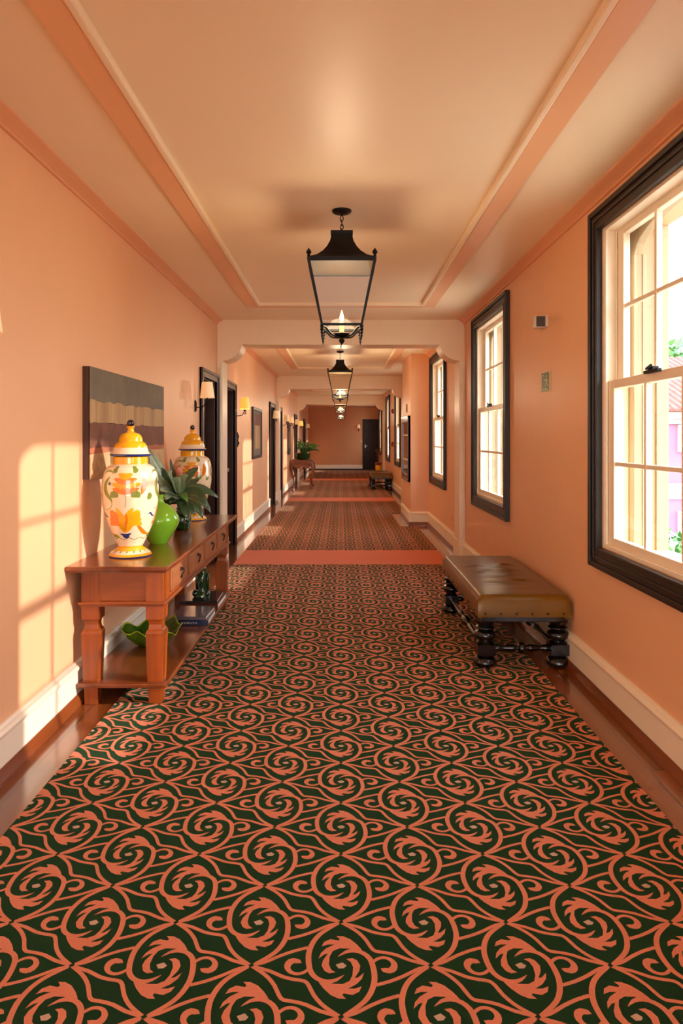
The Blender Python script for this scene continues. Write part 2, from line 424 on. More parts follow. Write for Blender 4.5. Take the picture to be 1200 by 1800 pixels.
# ------------------------------------------------------------------ windows
def frame_rects(m, x0, x1, yo, z0, z1, w, mi=0):
    m.box(x0, x1, -yo, -yo+w, z0, z1, mi).box(x0, x1, yo-w, yo, z0, z1, mi)
    m.box(x0, x1, -yo+w, yo-w, z0, z0+w, mi).box(x0, x1, -yo+w, yo-w, z1-w, z1, mi)
def make_window(name):
    r = thing(name, kind='structure')
    c = MB(); O = HW+.11
    frame_rects(c, -.026, .0, O, WZ0-.11, WZ1+.11, .11)
    frame_rects(c, -.040, -.02, O, WZ0-.11, WZ1+.11, .030)
    frame_rects(c, -.034, -.02, O-.050, WZ0-.06, WZ1+.06, .014)
    frame_rects(c, -.032, -.02, HW+.020, WZ0-.020, WZ1+.020, .020)
    c.build('casing', M['casing'], r, bevel=.004)
    j = MB()
    j.box(0, .13, -HW, -HW+.03, WZ0, WZ1).box(0, .13, HW-.03, HW, WZ0, WZ1).box(0, .13, -HW+.03, HW-.03, WZ0, WZ0+.025).box(0, .13, -HW+.03, HW-.03, WZ1-.018, WZ1)
    for s in (-1, 1):
        a, b = sorted((s*(HW-.03), s*(HW-.042))); j.box(.002, .016, a, b, WZ0+.02, WZ1-.018)
        a, b = sorted((s*(HW-.03), s*(HW-.040))); j.box(.058, .066, a, b, WZ0+.02, WZ1-.018)
    j.build('jamb', M['cream'], r, bevel=.003)
    def sash(nm, x0, x1, z0, z1, zr, tr, midz):
        s = MB(); S = .605; g = .53
        s.box(x0, x1, -S, -g, z0, z1).box(x0, x1, g, S, z0, z1).box(x0, x1, -g, g, z0, z0+zr).box(x0, x1, -g, g, z1-tr, z1)
        xm = (x0+x1)/2
        for yy in (-g/3, g/3): s.box(x0+.004, x1-.004, yy-.011, yy+.011, z0+zr, z1-tr)
        s.box(x0+.006, x1-.006, -g, g, midz-.011, midz+.011)
        so = s.build(nm, M['cream'], r, bevel=.004)
        p = MB().box(xm-.002, xm+.002, -g-.005, g+.005, z0+zr-.005, z1-tr+.005)
        po = p.build('pane', M['glass']); po.parent = so
        return so
    lo = sash('lower_sash', .018, .055, .832, 1.700, .045, .045, 1.262)
    sash('upper_sash', .067, .104, 1.660, 2.500, .040, .040, 2.085)
    l = MB().box(-.002, .02, .0, .14, 1.693, 1.708).box(.0, .03, .05, .10, 1.705, 1.722).tube([(.004, .12, 1.716), (-.02, .02, 1.722)], .007)
    lo2 = l.build('sash_latch', M['black_metal'], r, bevel=.002)
    pl = MB()
    for s in (-1, 1):
        a, b = sorted((s*(HW-.0285), s*(HW-.034))); pl.box(.060, .088, a, b, 2.40, 2.49)
        pl.tube([(.074, s*(HW-.036), 2.40), (.074, s*(HW-.036), 1.70)], .003)
    pl.build('sash_cord', M['black_metal'], r)
    # arched frame outside the sashes and the lined outer reveal
    a = MB(); x0, x1 = .132, .175
    n = 16; pts = []
    for s in (-1, 1):
        arc = [(s*(.55*(1-i/n)), 2.355+(2.50-2.355)*math.sin(math.acos(1-i/n)) ** 1.0) for i in range(n+1)]
        pts = [(s*HW, .80), (s*.55, .80)]+arc+[(0, WZ1+.02), (s*HW, WZ1+.02)]
        a.poly_x(pts, x0, x1)
        ya, yb = sorted((s*HW, s*.562)); a.box(x1, .32, ya, yb, .78, 2.62)
        ya, yb = sorted((s*.562, s*.545)); a.box(x1, x1+.02, ya, yb, .80, 2.36)
        ya, yb = sorted((s*.562, s*.550)); a.box(.25, .27, ya, yb, .80, 2.5)
    a.box(x1, .32, -.562, .562, 2.57, 2.64)
    a.box(.10, .34, -.60, .60, .765, .80)
    a.build('outer_arch', M['stone'], r, bevel=.003)
    return r
w1 = make_window('window_1'); w1.location = (XW, WIN_Y[2], 0)
for i, c in enumerate([WIN_Y[3], WIN_Y[4], WIN_Y[5], WIN_Y[6], WIN_Y[7], WIN_Y[1], WIN_Y[0]]):
    w = dup(w1, (XW, c, 0)); w.name = 'window_%d' % (i+2)
w = dup(w1, (1.62, LWY, 0)); w.name = 'window_9'
for i, c in enumerate((-3.2, -1.1)):  # unseen windows behind the camera, added to light the right wall
    w = dup(w1, (-XW, c, 0), rz=PI); w.name = 'window_%d' % (10+i)

# ------------------------------------------------------------------ doors on the left wall
def make_door(name, y0, y1, dark):
    r = thing(name, kind='structure', loc=(-XW, (y0+y1)/2, 0))
    h = (y1-y0)/2; w = .09; T = 2.10
    c = MB()
    for (a, x1) in ((0, .022), (.0, .036)):
        ww = w if a == 0 and x1 == .022 else .03
        c.box(-.01, x1, -h, -h+ww, 0, T).box(-.01, x1, h-ww, h, 0, T).box(-.01, x1, -h+ww, h-ww, T-ww, T)
    c.box(-.01, .030, -h+w-.018, -h+w, 0, T-w+.018).box(-.01, .030, h-w, h-w+.018, 0, T-w+.018).box(-.01, .030, -h+w, h-w, T-w, T-w+.018)
    c.box(-.16, .0, -h+w-.002, -h+w+.012, 0, T-w).box(-.16, .0, h-w-.012, h-w+.002, 0, T-w).box(-.16, .0, -h+w, h-w, T-w-.012, T-w)
    c.build('casing', M['casing_l'], r, bevel=.004)
    d = MB().box(-.15, -.105, -h+w+.012, h-w-.012, .008, T-w-.012)
    for z0, z1 in ((.15, .85), (1.0, 1.85)):
        d.box(-.107, -.098, -h+w+.09, h-w-.09, z0, z1)
    d.build('door_leaf', M['door_dark_room' if dark else 'door'], r, bevel=.004)
    k = MB().lathe([(.012, 0), (.012, .03), (.026, .035), (.028, .05), (.02, .06)], (-.105, h-w-.075, .98), 14, axis='X')
    k.build('door_handle', M['steel'], r, smooth=40)
for i, (a, b) in enumerate(DOORS): make_door('door_%d' % (i+1), a, b, i % 2 == 1)
# door in the end wall
r = thing('door_7', kind='structure', loc=(1.27, YE, 0))
MB().box(-.34, -.29, -.03, .0, 0, 2.18).box(.29, .34, -.03, 0, 0, 2.18).box(-.29, .29, -.03, 0, 2.12, 2.18).build('casing', M['door'], r, bevel=.005)
MB().box(-.29, .29, -.02, .0, .005, 2.12).box(-.2, .2, -.026, -.018, .2, .85).box(-.2, .2, -.026, -.018, 1.15, 1.95).build('door_leaf', M['door'], r, bevel=.004)
MB().box(-.245, -.195, -.035, -.02, .95, 1.10).tube([(-.22, -.05, 1.03), (-.12, -.05, 1.03)], .01).lathe([(.01, -.055), (.01, -.03)], (-.22, 0, 1.03), 10, axis='Y').build('door_handle', M['steel'], r)

# ------------------------------------------------------------------ carpet with woven swirl pattern
PXH, PYH, Y0 = .237, .1605, 1.8026
RING = [(-9, 156), (-34, 137), (-58, 115), (-75, 88), (-85, 56), (-87, 30), (-84, 0), (-77, -24), (-61, -43), (-36, -53), (-12, -47), (8, -31)]
LOBE = [(0, 161), (27, 141), (49, 121), (68, 95), (82, 65), (94, 51), (119, 46), (150, 37), (186, 18), (231, 3)]
OGEE = [(231, -3), (206, -10), (184, -22), (162, -35), (126, -52), (90, -64)]
CURL = [(84, 12), (96, 22), (107, 27), (120, 27), (133, 20), (141, 6), (138, -9), (127, -17), (112, -14), (105, -9)]
LEAFP = [(40, 51), (61, 45), (54, 60), (44, 75), (26, 95), (6, 106), (-13, 107), (-3, 95), (-7, 90), (-29, 95), (-46, 85), (-53, 68), (-36, 75), (-18, 75), (-40, 61), (-54, 44), (-60, 24), (-45, 39), (-35, 42), (-48, 18), (-51, 0), (-43, -18), (-31, -26), (-14, -23), (-26, -13), (-32, 5), (-30, 32), (-22, 51), (-4, 61), (22, 60)]
def spline(pts, n=4):
    out = []
    P = [Vector((*p, 0)) if len(p) == 2 else Vector(p) for p in pts]
    for i in range(len(P)-1):
        p0 = P[max(0, i-1)]; p1 = P[i]; p2 = P[i+1]; p3 = P[min(len(P)-1, i+2)]
        for k in range(n):
            t = k/n
            out.append(.5*((2*p1)+(p2-p0)*t+(2*p0-5*p1+4*p2-p3)*t*t+(3*p1-p0-3*p2+p3)*t**3))
    out.append(P[-1]); return out
def stroke(pts, w, n=3, cols=1):
    """list of rows of points across a stroke with half width function w(t)"""
    c = spline(pts, n); rows = []
    for i, p in enumerate(c):
        a = c[max(0, i-1)]; b = c[min(len(c)-1, i+1)]; t = (b-a).normalized(); s = Vector((-t.y, t.x, 0))
        h = w(i/(len(c)-1))
        rows.append([p+s*h*(2*k/cols-1) for k in range(cols+1)])
    return rows
motif = []      # (verts, faces, material)
def add_stroke(pts, w, sgn):
    rows = stroke([(sgn*a, sgn*b) for a, b in pts], w, 2)
    v = [q for r in rows for q in r]; f = [(2*i, 2*i+1, 2*i+3, 2*i+2) for i in range(len(rows)-1)]
    motif.append((v, f, 1))
cap = lambda k: (lambda t: 5.2 if t < k else 5.2*max(.12, 1-((t-k)/(1-k))**2))
for sg in (1, -1):
    add_stroke(RING, lambda t: 5.4+2.2*math.sin(PI*min(1, t*1.1)) if t < .8 else 7.0*max(.1, 1-((t-.8)/.2)**2), sg)
    add_stroke(LOBE, lambda t: 5.4, sg); add_stroke(OGEE, lambda t: 5.2, sg)
    add_stroke(CURL, lambda t: 4.8+5.2*math.exp(-((t-.70)/.2)**2) if t < .9 else 5.0*max(.15, 1-((t-.9)/.1)), sg)
    v = [Vector((sg*a, sg*b, 0)) for a, b in LEAFP]; motif.append((v, [tuple(range(len(v)))], 1))
motif.append(([Vector((15, 0, 0)), Vector((4, 11, 0)), Vector((-14, 3, 0)), Vector((-6, -10, 0)), Vector((8, -9, 0))], [(0, 1, 2, 3, 4)], 2))
motif.append(([Vector((0, 168, 0)), Vector((-8, 161, 0)), Vector((0, 154, 0)), Vector((8, 161, 0))], [(0, 1, 2, 3)], 3))
CX0, CX1 = -1.186, 1.196
carpet = thing('carpet', 'long dark green carpet with salmon swirl pattern down the middle of the corridor', 'carpet', (0, 0, 0))
def carpet_rect(y0, y1, cx1):
    bm = bmesh.new()
    n0 = int((y0-Y0)/PYH)-2; n1 = int((y1-Y0)/PYH)+2
    for r in range(n0, n1+1):
        for c in range(-3, 4):
            ox = (c*2+(r % 2))*PXH; oy = Y0+r*PYH
            if ox < CX0-.3 or ox > cx1+.3: continue
            for k, (v, f, mi) in enumerate(motif):
                z = .0053+.00006*(k % 6)+(.0004 if mi == 3 else 0)
                bv = [bm.verts.new((ox+p.x/1000, oy+p.y/1000, z)) for p in v]
                for ff in f:
                    fc = bm.faces.new([bv[i] for i in ff]); fc.material_index = 0 if mi == 3 else mi
                    fc.normal_update()
                    if fc.normal.z < 0: fc.normal_flip()
    for co, no in (((CX0, 0, 0), (-1, 0, 0)), ((cx1, 0, 0), (1, 0, 0)), ((0, y0, 0), (0, -1, 0)), ((0, y1, 0), (0, 1, 0))):
        bmesh.ops.bisect_plane(bm, geom=bm.verts[:]+bm.edges[:]+bm.faces[:], plane_co=co, plane_no=no, clear_outer=True)
    g = bmesh.ops.create_cube(bm, size=1)
    for v in g['verts']:
        v.co = Vector(((CX0+cx1)/2+v.co.x*(cx1-CX0), (y0+y1)/2+v.co.y*(y1-y0),   .0025+v.co.z*.005))
    me = bpy.data.meshes.new('tmp'); bm.to_mesh(me); bm.free()
    return me
def carpet_panel(y0, y1):
    rects = [(y0, 10.72, CX1), (10.72, 12.55, .93), (12.55, y1, CX1)] if y0 < 11 < y1 else [(y0, y1, CX1)]
    bm = bmesh.new()
    for q in rects:
        t = carpet_rect(*q); bm.from_mesh(t); bpy.data.meshes.remove(t)
    me = bpy.data.meshes.new('patterned_panel'); bm.to_mesh(me); bm.free()
    for m in ('c_green', 'c_pink', 'c_cream'): me.materials.append(M[m])
    o = bpy.data.objects.new('patterned_panel', me); COL.objects.link(o); o.parent = carpet
bands = [(7.50, 8.45), (14.95, 15.85), (22.2, 23.1)]
ya = .3
for a, b in bands:
    carpet_panel(ya, a); ya = b
    MB().box(CX0, CX1, a, b, 0, .0056).build('plain_band', M['c_band'], carpet)
carpet_panel(ya, 29.0)
MB().box(CX0, CX1, YB+.2, .3, 0, .005).build('patterned_panel', M['c_green'], carpet)

# ------------------------------------------------------------------ lanterns
def make_lantern():
    r = thing('hanging_lantern', '', 'lantern')      # root at the pendant height z 1.956 .. ceiling
    f = MB(); T = .187; B = .112
    zt, zb, zm = 2.405, 2.045, 2.325
    hm = T-(T-B)*(zt-zm)/(zt-zb)
    # bell-shaped roof
    prof = [(.060, 2.597), (.064, 2.597), (.064, 2.575), (.060, 2.570), (.068, 2.535), (.085, 2.500), (.108, 2.468), (.140, 2.438), (.176, 2.418), (.190, 2.416), (.190, 2.398), (.180, 2.396)]
    f.sqloft(prof); f.build('roof', M['black_metal'], r, bevel=.002)
    g = MB()
    for sx in (-1, 1):
        for sy in (-1, 1):
            g.loft([[(sx*T+a, sy*T+b, zt) for a, b in ((-.008, -.008), (.008, -.008), (.008, .008), (-.008, .008))],
                    [(sx*B+a, sy*B+b, zb) for a, b in ((-.007, -.007), (.007, -.007), (.007, .007), (-.007, .007))]])
    for h, z, t in ((T, zt-.004, .012), (B, zb, .007)):
        g.box(-h, h, -h-.006, -h+.006, z-t, z+t).box(-h, h, h-.006, h+.006, z-t, z+t).box(-h-.006, -h+.006, -h, h, z-t, z+t).box(h-.006, h+.006, -h, h, z-t, z+t)
    g.build('cage', M['black_metal'], r, bevel=.0015)
    MB().box(-T+.01, T-.01, -T+.01, T-.01, 2.392, 2.396).build('top_plate', M['canvas_p'], r)
    p = MB()
    e = .006
    rings = [[(-h+e, -h+e, z), (h-e, -h+e, z), (h-e, h-e, z), (-h+e, h-e, z)] for h, z in ((T, zt), (B, zb))]
    p.loft(rings, caps=False); p.build('glass_panels', M['lglass'], r)
    for sx in (-1, 1):
        for sy in (-1, 1):
            u = MB().lathe([(.004, 2.41), (.010, 2.415), (.006, 2.422), (.015, 2.433), (.013, 2.443), (.006, 2.452), (.001, 2.46)], (sx*(T-.002), sy*(T-.002), 0), 10)
            u.build('roof_finial', M['black_metal'], r, smooth=40)
            d = MB().lathe([(.010, 2.045), (.012, 2.03), (.008, 2.026), (.012, 2.015), (.007, 2.008), (.010, 1.998), (.005, 1.990), (.007, 1.98), (.001, 1.955)], (sx*B, sy*B, 0), 10)
            d.build('corner_drop', M['black_metal'], r, smooth=40)
    a = MB()
    for sx in (-1, 1):
        for sy in (-1, 1):
            a.tube(spline([(sx*B, sy*B, 2.035), (sx*.09, sy*.09, 2.03), (sx*.055, sy*.055, 1.995), (0, 0, 1.985)], 4), .006, 6)
    a.lathe([(.004, 1.99), (.045, 1.995), (.055, 2.006), (.05, 2.008), (.004, 1.998)], (0, 0, 0), 18)
    a.lathe([(.006, 1.995), (.008, 1.98), (.018, 1.972), (.014, 1.958), (.006, 1.95), (.001, 1.940)], (0, 0, 0), 12)
    a.build('bottom_arms', M['black_metal'], r, smooth=40)
    cdl = MB().lathe([(.014, 2.0), (.014, 2.075), (.004, 2.075)], (0, 0, 0), 12).build('candle_sleeve', M['candle'], r, smooth=40)
    b = MB().lathe([(.004, 2.075), (.011, 2.09), (.012, 2.105), (.007, 2.125), (.001, 2.145)], (0, 0, 0), 12).build('bulb', M['bulb'], r, smooth=60)
    ch = MB()
    for k, z in enumerate((2.607, 2.632, 2.657, 2.682)):
        ring = []
        for j in range(12):
            t = 2*PI*j/12; c1, s1 = .009*math.cos(t), .017*math.sin(t)
            ring.append((c1, 0, z+s1) if k % 2 else (0, c1, z+s1))
        ch.tube(ring, .003, 6, closed=True)
    ch.tube([(0, 0, 2.698), (0, 0, 2.73)], .006, 8)
    ch.build('chain', M['black_metal'], r, smooth=60)
    MB().lathe([(.01, 2.705), (.03, 2.708), (.052, 2.716), (.057, 2.724), (.057, 2.7295)], (0, 0, 0), 28).build('ceiling_plate', M['black_metal'], r, smooth=50)
    return r
LY = [4.0, 10.55, 16.55, 22.1]
ll = ['large black iron lantern hanging nearest, with its round ceiling plate in view', 'black iron lantern hanging second along the corridor, just beyond the first beam',
      'small far black lantern, third along the corridor, seen below the second one', 'tiniest and farthest black lantern, its bottom lowest against the brown end wall']
L0 = make_lantern(); L0.location = (0.005, LY[0], 0); L0['label'] = ll[0]; L0['group'] = 'hanging lanterns along the corridor'
for i in range(1, 4): dup(L0, (-.012, LY[i], .0), ll[i])

# ------------------------------------------------------------------ wall sconces (arm points along local +X)
def make_sconce(lit):
    r = thing('wall_sconce', '', 'wall lamp')
    MB().box(0, .014, -.016, .016, 1.645, 1.755).box(.0, .02, -.010, .010, 1.66, 1.74).build('wall_plate', M['black_metal'], r, bevel=.003)
    a = MB().tube(spline([(.01, 0, 1.69), (.05, 0, 1.69), (.085, 0, 1.70), (.10, 0, 1.725), (.112, 0, 1.742), (.13, 0, 1.74), (.134, 0, 1.722), (.122, 0, 1.712), (.113, 0, 1.722)], 4), .0055, 8)
    a.tube([(.12, 0, 1.735), (.12, 0, 1.80)], .006, 8).lathe([(.002, 1.752), (.02, 1.756), (.022, 1.766), (.002, 1.762)], (.12, 0, 0), 14)
    a.build('arm', M['black_metal'], r, smooth=60)
    s = MB(); seg = 40; z0, z1 = 1.778, 1.930
    def rr(R, j): return R*(1+.012*math.cos(PI*j))
    rings = []
    for R, z in ((.068, z0), (.069, z0+.004), (.050, z1)): rings.append([(.12+rr(R, j)*math.cos(2*PI*j/seg), rr(R, j)*math.sin(2*PI*j/seg), z) for j in range(seg)])
    inner = []
    for R, z in ((.048, z1), (.066, z0)): inner.append([(.12+rr(R, j)*math.cos(2*PI*j/seg), rr(R, j)*math.sin(2*PI*j/seg), z) for j in range(seg)])
    s.loft(rings+inner, caps=False)
    s.build('lamp_shade', M['shade_on' if lit else 'shade'], r, smooth=60)
    MB().lathe([(.006, 1.80), (.014, 1.815), (.012, 1.85), (.001, 1.875)], (.12, 0, 0), 10).build('bulb', M['bulb'] if lit else M['candle'], r, smooth=60)
    return r
s_off = make_sconce(False); s_off.location = (-XW, 6.54, 0); s_off['label'] = 'cream shaded wall lamp in front of the nearest maroon door'
g_sc = 'wall lamps along the left wall'; s_off['group'] = g_sc
s_on = make_sconce(True); s_on.location = (-XW, 9.1, 0); s_on['label'] = 'glowing yellow wall lamp between the black doorway and the dark framed picture'; s_on['group'] = g_sc
for (yy, src, lb) in [(2.43, s_off, 'wall lamp cut off by the left edge of the picture, only its shade rim showing'),
                      (13.5, s_off, 'pale shaded wall lamp beside the door just before the second beam'),
                      (16.1, s_off, 'pale wall lamp past the second beam, above a bright sun patch'),
                      (17.75, s_off, 'faint wall lamp almost hidden beside the farther dark picture'),
                      (19.95, s_off, 'small cream wall lamp before the farthest black door, above the potted plant'),
                      (22.0, s_on, 'small glowing yellow wall lamp by the third beam'),
                      (26.6, s_off, 'tiny wall lamp at the far left corner against the brown end wall')]:
    dup(src, (-XW, yy, 0), lb)
e = dup(s_off, (.76, YE, .02), 'pale wall lamp on the brown end wall left of the dark door', -PI/2); e['group'] = 'wall lamps at the corridor end'

# ------------------------------------------------------------------ console table
TB = thing('console_table', 'long honey brown wooden console table with four drawers against the left wall', 'table', (-1.14, 4.6, 0))
def part(mb, name, mat, root, **kw): return mb.build(name, mat, root, at=root.location, **kw)
X0, X1, TY0, TY1 = -1.355, -.925, 3.56, 5.62
part(MB().box(-1.396, -.877, 3.455, 5.80, .722, .745).box(-1.388, -.885, 3.465, 5.79, .712, .724), 'table_top', M['tabletop'], TB, bevel=.006)
ap = MB().box(X0+.005, X1-.035, TY0+.004, TY1-.004, .545, .712)
part(ap, 'apron', M['table_x'], TB, bevel=.003)
fr = MB().box(X1-.045, X1-.004, TY0+.004, 3.70, .545, .712, 0)
dr = [(3.70, 4.10), (4.155, 4.58), (4.635, 5.04), (5.09, 5.47)]
edges = [3.70]+[v for d in dr for v in d][1:]
prev = TY0
fr = MB().box(X1-.05, X1-.002, TY0+.01, TY1-.01, .545, .560).box(X1-.05, X1-.002, TY0+.01, TY1-.01, .698, .712)
for a, b in [(TY0, 3.70), (4.10, 4.155), (4.58, 4.635), (5.04, 5.09), (5.47, TY1)]: fr.box(X1-.05, X1-.002, max(a, TY0+.01), min(b, TY1-.01), .56, .698)
part(fr, 'front_frame', M['table_z'], TB, bevel=.002)
mo = MB().box(X0-.014, X1+.014, TY0-.014, TY1+.014, .528, .545).box(X0-.006, X1+.006, TY0-.006, TY1+.006, .518, .530)
part(mo, 'moulding', M['table_x'], TB, bevel=.005)
for a, b in dr:
    d = MB().box(X1-.045, X1+.004, a+.006, b-.006, .566, .692).box(X1+.0, X1+.009, a+.03, b-.03, .586, .672)
    do = part(d, 'drawer', M['drawer'], TB, bevel=.003)
    c = (a+b)/2
    h = MB().tube([(X1+.022+.006*math.sin(t), c+.022*math.cos(t), .625+.024*math.sin(t)) for t in [PI*2*j/16 for j in range(16)]], .0035, 8, closed=True)
    h.lathe([(.012, 0), (.010, .008), (.005, .014), (.006, .022)], (X1+.006, c, .652), 12, axis='X')
    ho = h.build('drawer_pull', M['pull'], None, at=(0, 0, 0), smooth=50); ho.parent = do; ho.location = -TB.location
for (cx, cy) in ((X0+.047, TY0+.047), (X1-.047, TY0+.047), (X0+.047, TY1-.047), (X1-.047, TY1-.047)):
    l = MB().sqloft([(.034, .0058 if cx > -1.15 else 0), (.037, .085), (.037, .10), (.040, .13), (.047, .36), (.048, .375), (.044, .388), (.036, .398), (.033, .420), (.036, .440), (.046, .448), (.047, .520), (.047, .712)], (cx, cy, 0))
    part(l, 'leg', M['table_z'], TB, bevel=.003)
sh = MB().box(X0-.02, X1+.02, TY0-.02, TY1+.02, .098, .122)
part(sh, 'shelf', M['tabletop'], TB, bevel=.006)

# ------------------------------------------------------------------ painted jars
PROF = [(.114, 0), (.116, .006), (.108, .018), (.088, .034), (.070, .046), (.064, .052), (.068, .058), (.080, .080), (.094, .110), (.106, .138), (.118, .168), (.132, .210), (.142, .250), (.149, .295), (.1525, .340), (.1525, .385), (.149, .430), (.140, .467), (.126, .490), (.108, .502), (.094, .508), (.093, .512), (.093, .545), (.096, .548)]
def rad(z):
    for (r0, z0), (r1, z1) in zip(PROF, PROF[1:]):
        if z0 <= z <= z1: return r0+(r1-r0)*(z-z0)/max(1e-6, z1-z0)
    return PROF[-1][0]
def profspline(pr, n=3): lo = min(z for _, z in pr); return [(max(.0005, p.x), max(lo, p.y)) for p in spline(pr, n)]
def make_jar():
    r = thing('lidded_jar', '', 'jar')
    m = MB(); seg = 48
    # body coloured in horizontal glaze bands
    rings = []
    pp = [(.0005, .003)]+PROF
    for (r0, z0), (r1, z1) in zip(pp, pp[1:]):
        zc = (z0+z1)/2
        mi = 4 if zc < .008 else 1 if zc < .020 else 0 if zc < .040 else 1 if zc < .056 else 0 if zc < .509 else 1
        m.lathe([(r0, z0), (r1, z1)], (0, 0, 0), seg, mi, caps=False)
    # thin painted strokes on the shoulder, the foot and the belly
    O_ = [0]; sc_ = True
    def paint(pts, w, mi, lift=.0008, cols=4, n=4):
        if sc_: pts = [(O_[0]+(a-O_[0])*1.45, b*1.12+.012) for a, b in pts]; w0 = w; w = lambda t: w0(t)*1.25
        rows = stroke(pts, w, n, cols); v = []
        for row in rows:
            for p in row:
                z = p.y; R = rad(z)+lift; a = p.x/.145-PI/2
                v.append((R*math.cos(a), R*math.sin(a), z))
        f = []; k = cols+1
        for i in range(len(rows)-1):
            for j in range(cols): f.append((i*k+j, i*k+j+1, (i+1)*k+j+1, (i+1)*k+j))
        m.add(v, f, mi)
    petal = lambda h: (lambda t: h*max(.05, math.sin(PI*min(1, max(0, t)))**.7))
    line = lambda h: (lambda t: h)
    for rot in (.0, .304, -.304):
        O = rot; O_[0] = rot
        q = lambda pts: [(a+O, b) for a, b in pts]
        # tulip
        paint(q([(.0, .115), (-.016, .15), (-.012, .19), (-.030, .237)]), petal(.017), 1)
        paint(q([(.0, .115), (.022, .15), (.014, .19), (.034, .237)]), petal(.017), 1, .0009)
        paint(q([(.002, .12), (.004, .15), (.010, .18), (.006, .21)]), petal(.006), 2, .0014)
        for sx in (-1, 1):
            for k in range(4):
                paint(q([(sx*.022, .15+.022*k*.7), (sx*.048, .163+.020*k*.8), (sx*(.075-.006*k), .150+.024*k)]), petal(.013), 1 if sx > 0 else 2, .0011+.0001*k)
        paint(q([(-.03, .108), (.0, .100), (.03, .110)]), petal(.006), 4, .001); paint(q([(-.018, .096), (.002, .090), (.02, .097)]), petal(.006), 4, .001)
        # upper blossom
        paint(q([(.006, .240), (.008, .275), (.006, .300)]), line(.0012), 3)
        for k, (w, zz) in enumerate([(.048, .325), (.055, .348), (.042, .372), (.026, .396)]):
            paint(q([(-w+.006, zz+.004), (.006, zz-.01), (w+.006, zz+.004)]), petal(.014), 1 if k % 2 else 2, .0009+.0001*k)
        for sx in (-1, 1):
            paint(q([(sx*.022+.004, .290), (sx*.04+.004, .302), (sx*.052+.004, .285)]), petal(.015), 3, .001)
            paint(q([(sx*.032+.004, .405), (sx*.042+.004, .420), (sx*.03+.004, .432)]), petal(.012), 3, .001)
        q2 = q; q = lambda pts: q2([(u+.052, v_) for u, v_ in pts])
        # long curling leaf with blue dot
        paint(q([(-.135, .225), (-.105, .235), (-.098, .27), (-.125, .31), (-.128, .35), (-.108, .385)]), lambda t: .0015 if t < .35 else .0015+.011*math.sin(PI*(t-.35)/.65), 3)
        paint(q([(-.112, .352), (-.106, .352), (-.100, .352)]), petal(.008), 4, .0016)
        paint(q([(-.150, .395), (-.13, .412), (-.105, .410), (-.09, .398)]), petal(.004), 3)
        paint(q([(-.165, .200), (-.155, .206), (-.14, .192), (-.125, .190)]), petal(.004), 4)
        paint(q([(-.215, .16), (-.19, .13), (-.165, .11), (-.13, .098)]), petal(.009), 2)
        paint(q([(-.14, .090), (-.115, .096), (-.09, .088)]), petal(.008), 3)
        paint(q([(-.20, .30), (-.19, .33), (-.185, .36), (-.19, .39)]), petal(.013), 2); paint(q([(-.175, .275), (-.165, .290), (-.172, .305)]), petal(.012), 3, .001)
    sc_ = False
    wav = [(-.455+.91*i/40, .104+.006*math.sin(i*1.57)) for i in range(41)]
    paint(wav, line(.0018), 3, .0007, 2, 1)
    for k in range(16):
        a = -.455+.91*k/16
        paint([(a, .028), (a+.012, .034)], line(.004), 3, .0009, 2, 2)
    m.build('body', [M['glaze_w'], M['glaze_y'], M['glaze_o'], M['glaze_g'], M['glaze_b']], r, smooth=50)
    lid = MB()
    for mi, pr in ((4, [(.094, .552), (.110, .554), (.112, .560), (.108, .564)]), (0, [(.108, .564), (.098, .572), (.093, .590), (.090, .598)]),
                   (1, profspline([(.090, .598), (.086, .612), (.078, .624), (.066, .632), (.064, .645), (.058, .662), (.044, .676), (.026, .682), (.020, .686), (.016, .700), (.022, .714), (.020, .718)]))):
        lid.lathe(pr, (0, 0, 0), 48, mi, caps=False)
    lid.build('lid', [M['glaze_w'], M['glaze_y'], M['glaze_o'], M['glaze_g'], M['glaze_b']], r, smooth=50)
    MB().sphere((0, 0, .734), .0205, 18).build('lid_knob', M['glaze_k'], r, smooth=60)
    return r
J = make_jar(); J.location = (-1.17, 3.80, .7455); J.rotation_euler = (0, 0, .05)
J['label'] = 'sunlit cream and yellow painted lidded jar at the near end of the console table'; J['group'] = 'pair of painted lidded jars'
dup(J, (-1.185, 5.45, .7455), 'shaded painted lidded jar at the far end of the console table behind the leaves', 2.2)

# lime vase
lv = thing('green_vase', 'bright lime green bulbous vase beside the sunlit jar', 'vase', (-1.13, 4.24, .7455))
g = MB().lathe(profspline([(.0005, .002), (.048, .0), (.056, .006), (.084, .050), (.112, .100), (.124, .140), (.118, .168), (.094, .205), (.060, .236), (.036, .250), (.028, .262), (.028, .300)], 3)+[(.024, .300), (.024, .26)], (0, 0, 0), 40, caps=False)
g.build('body', M['lime'], lv, smooth=50)

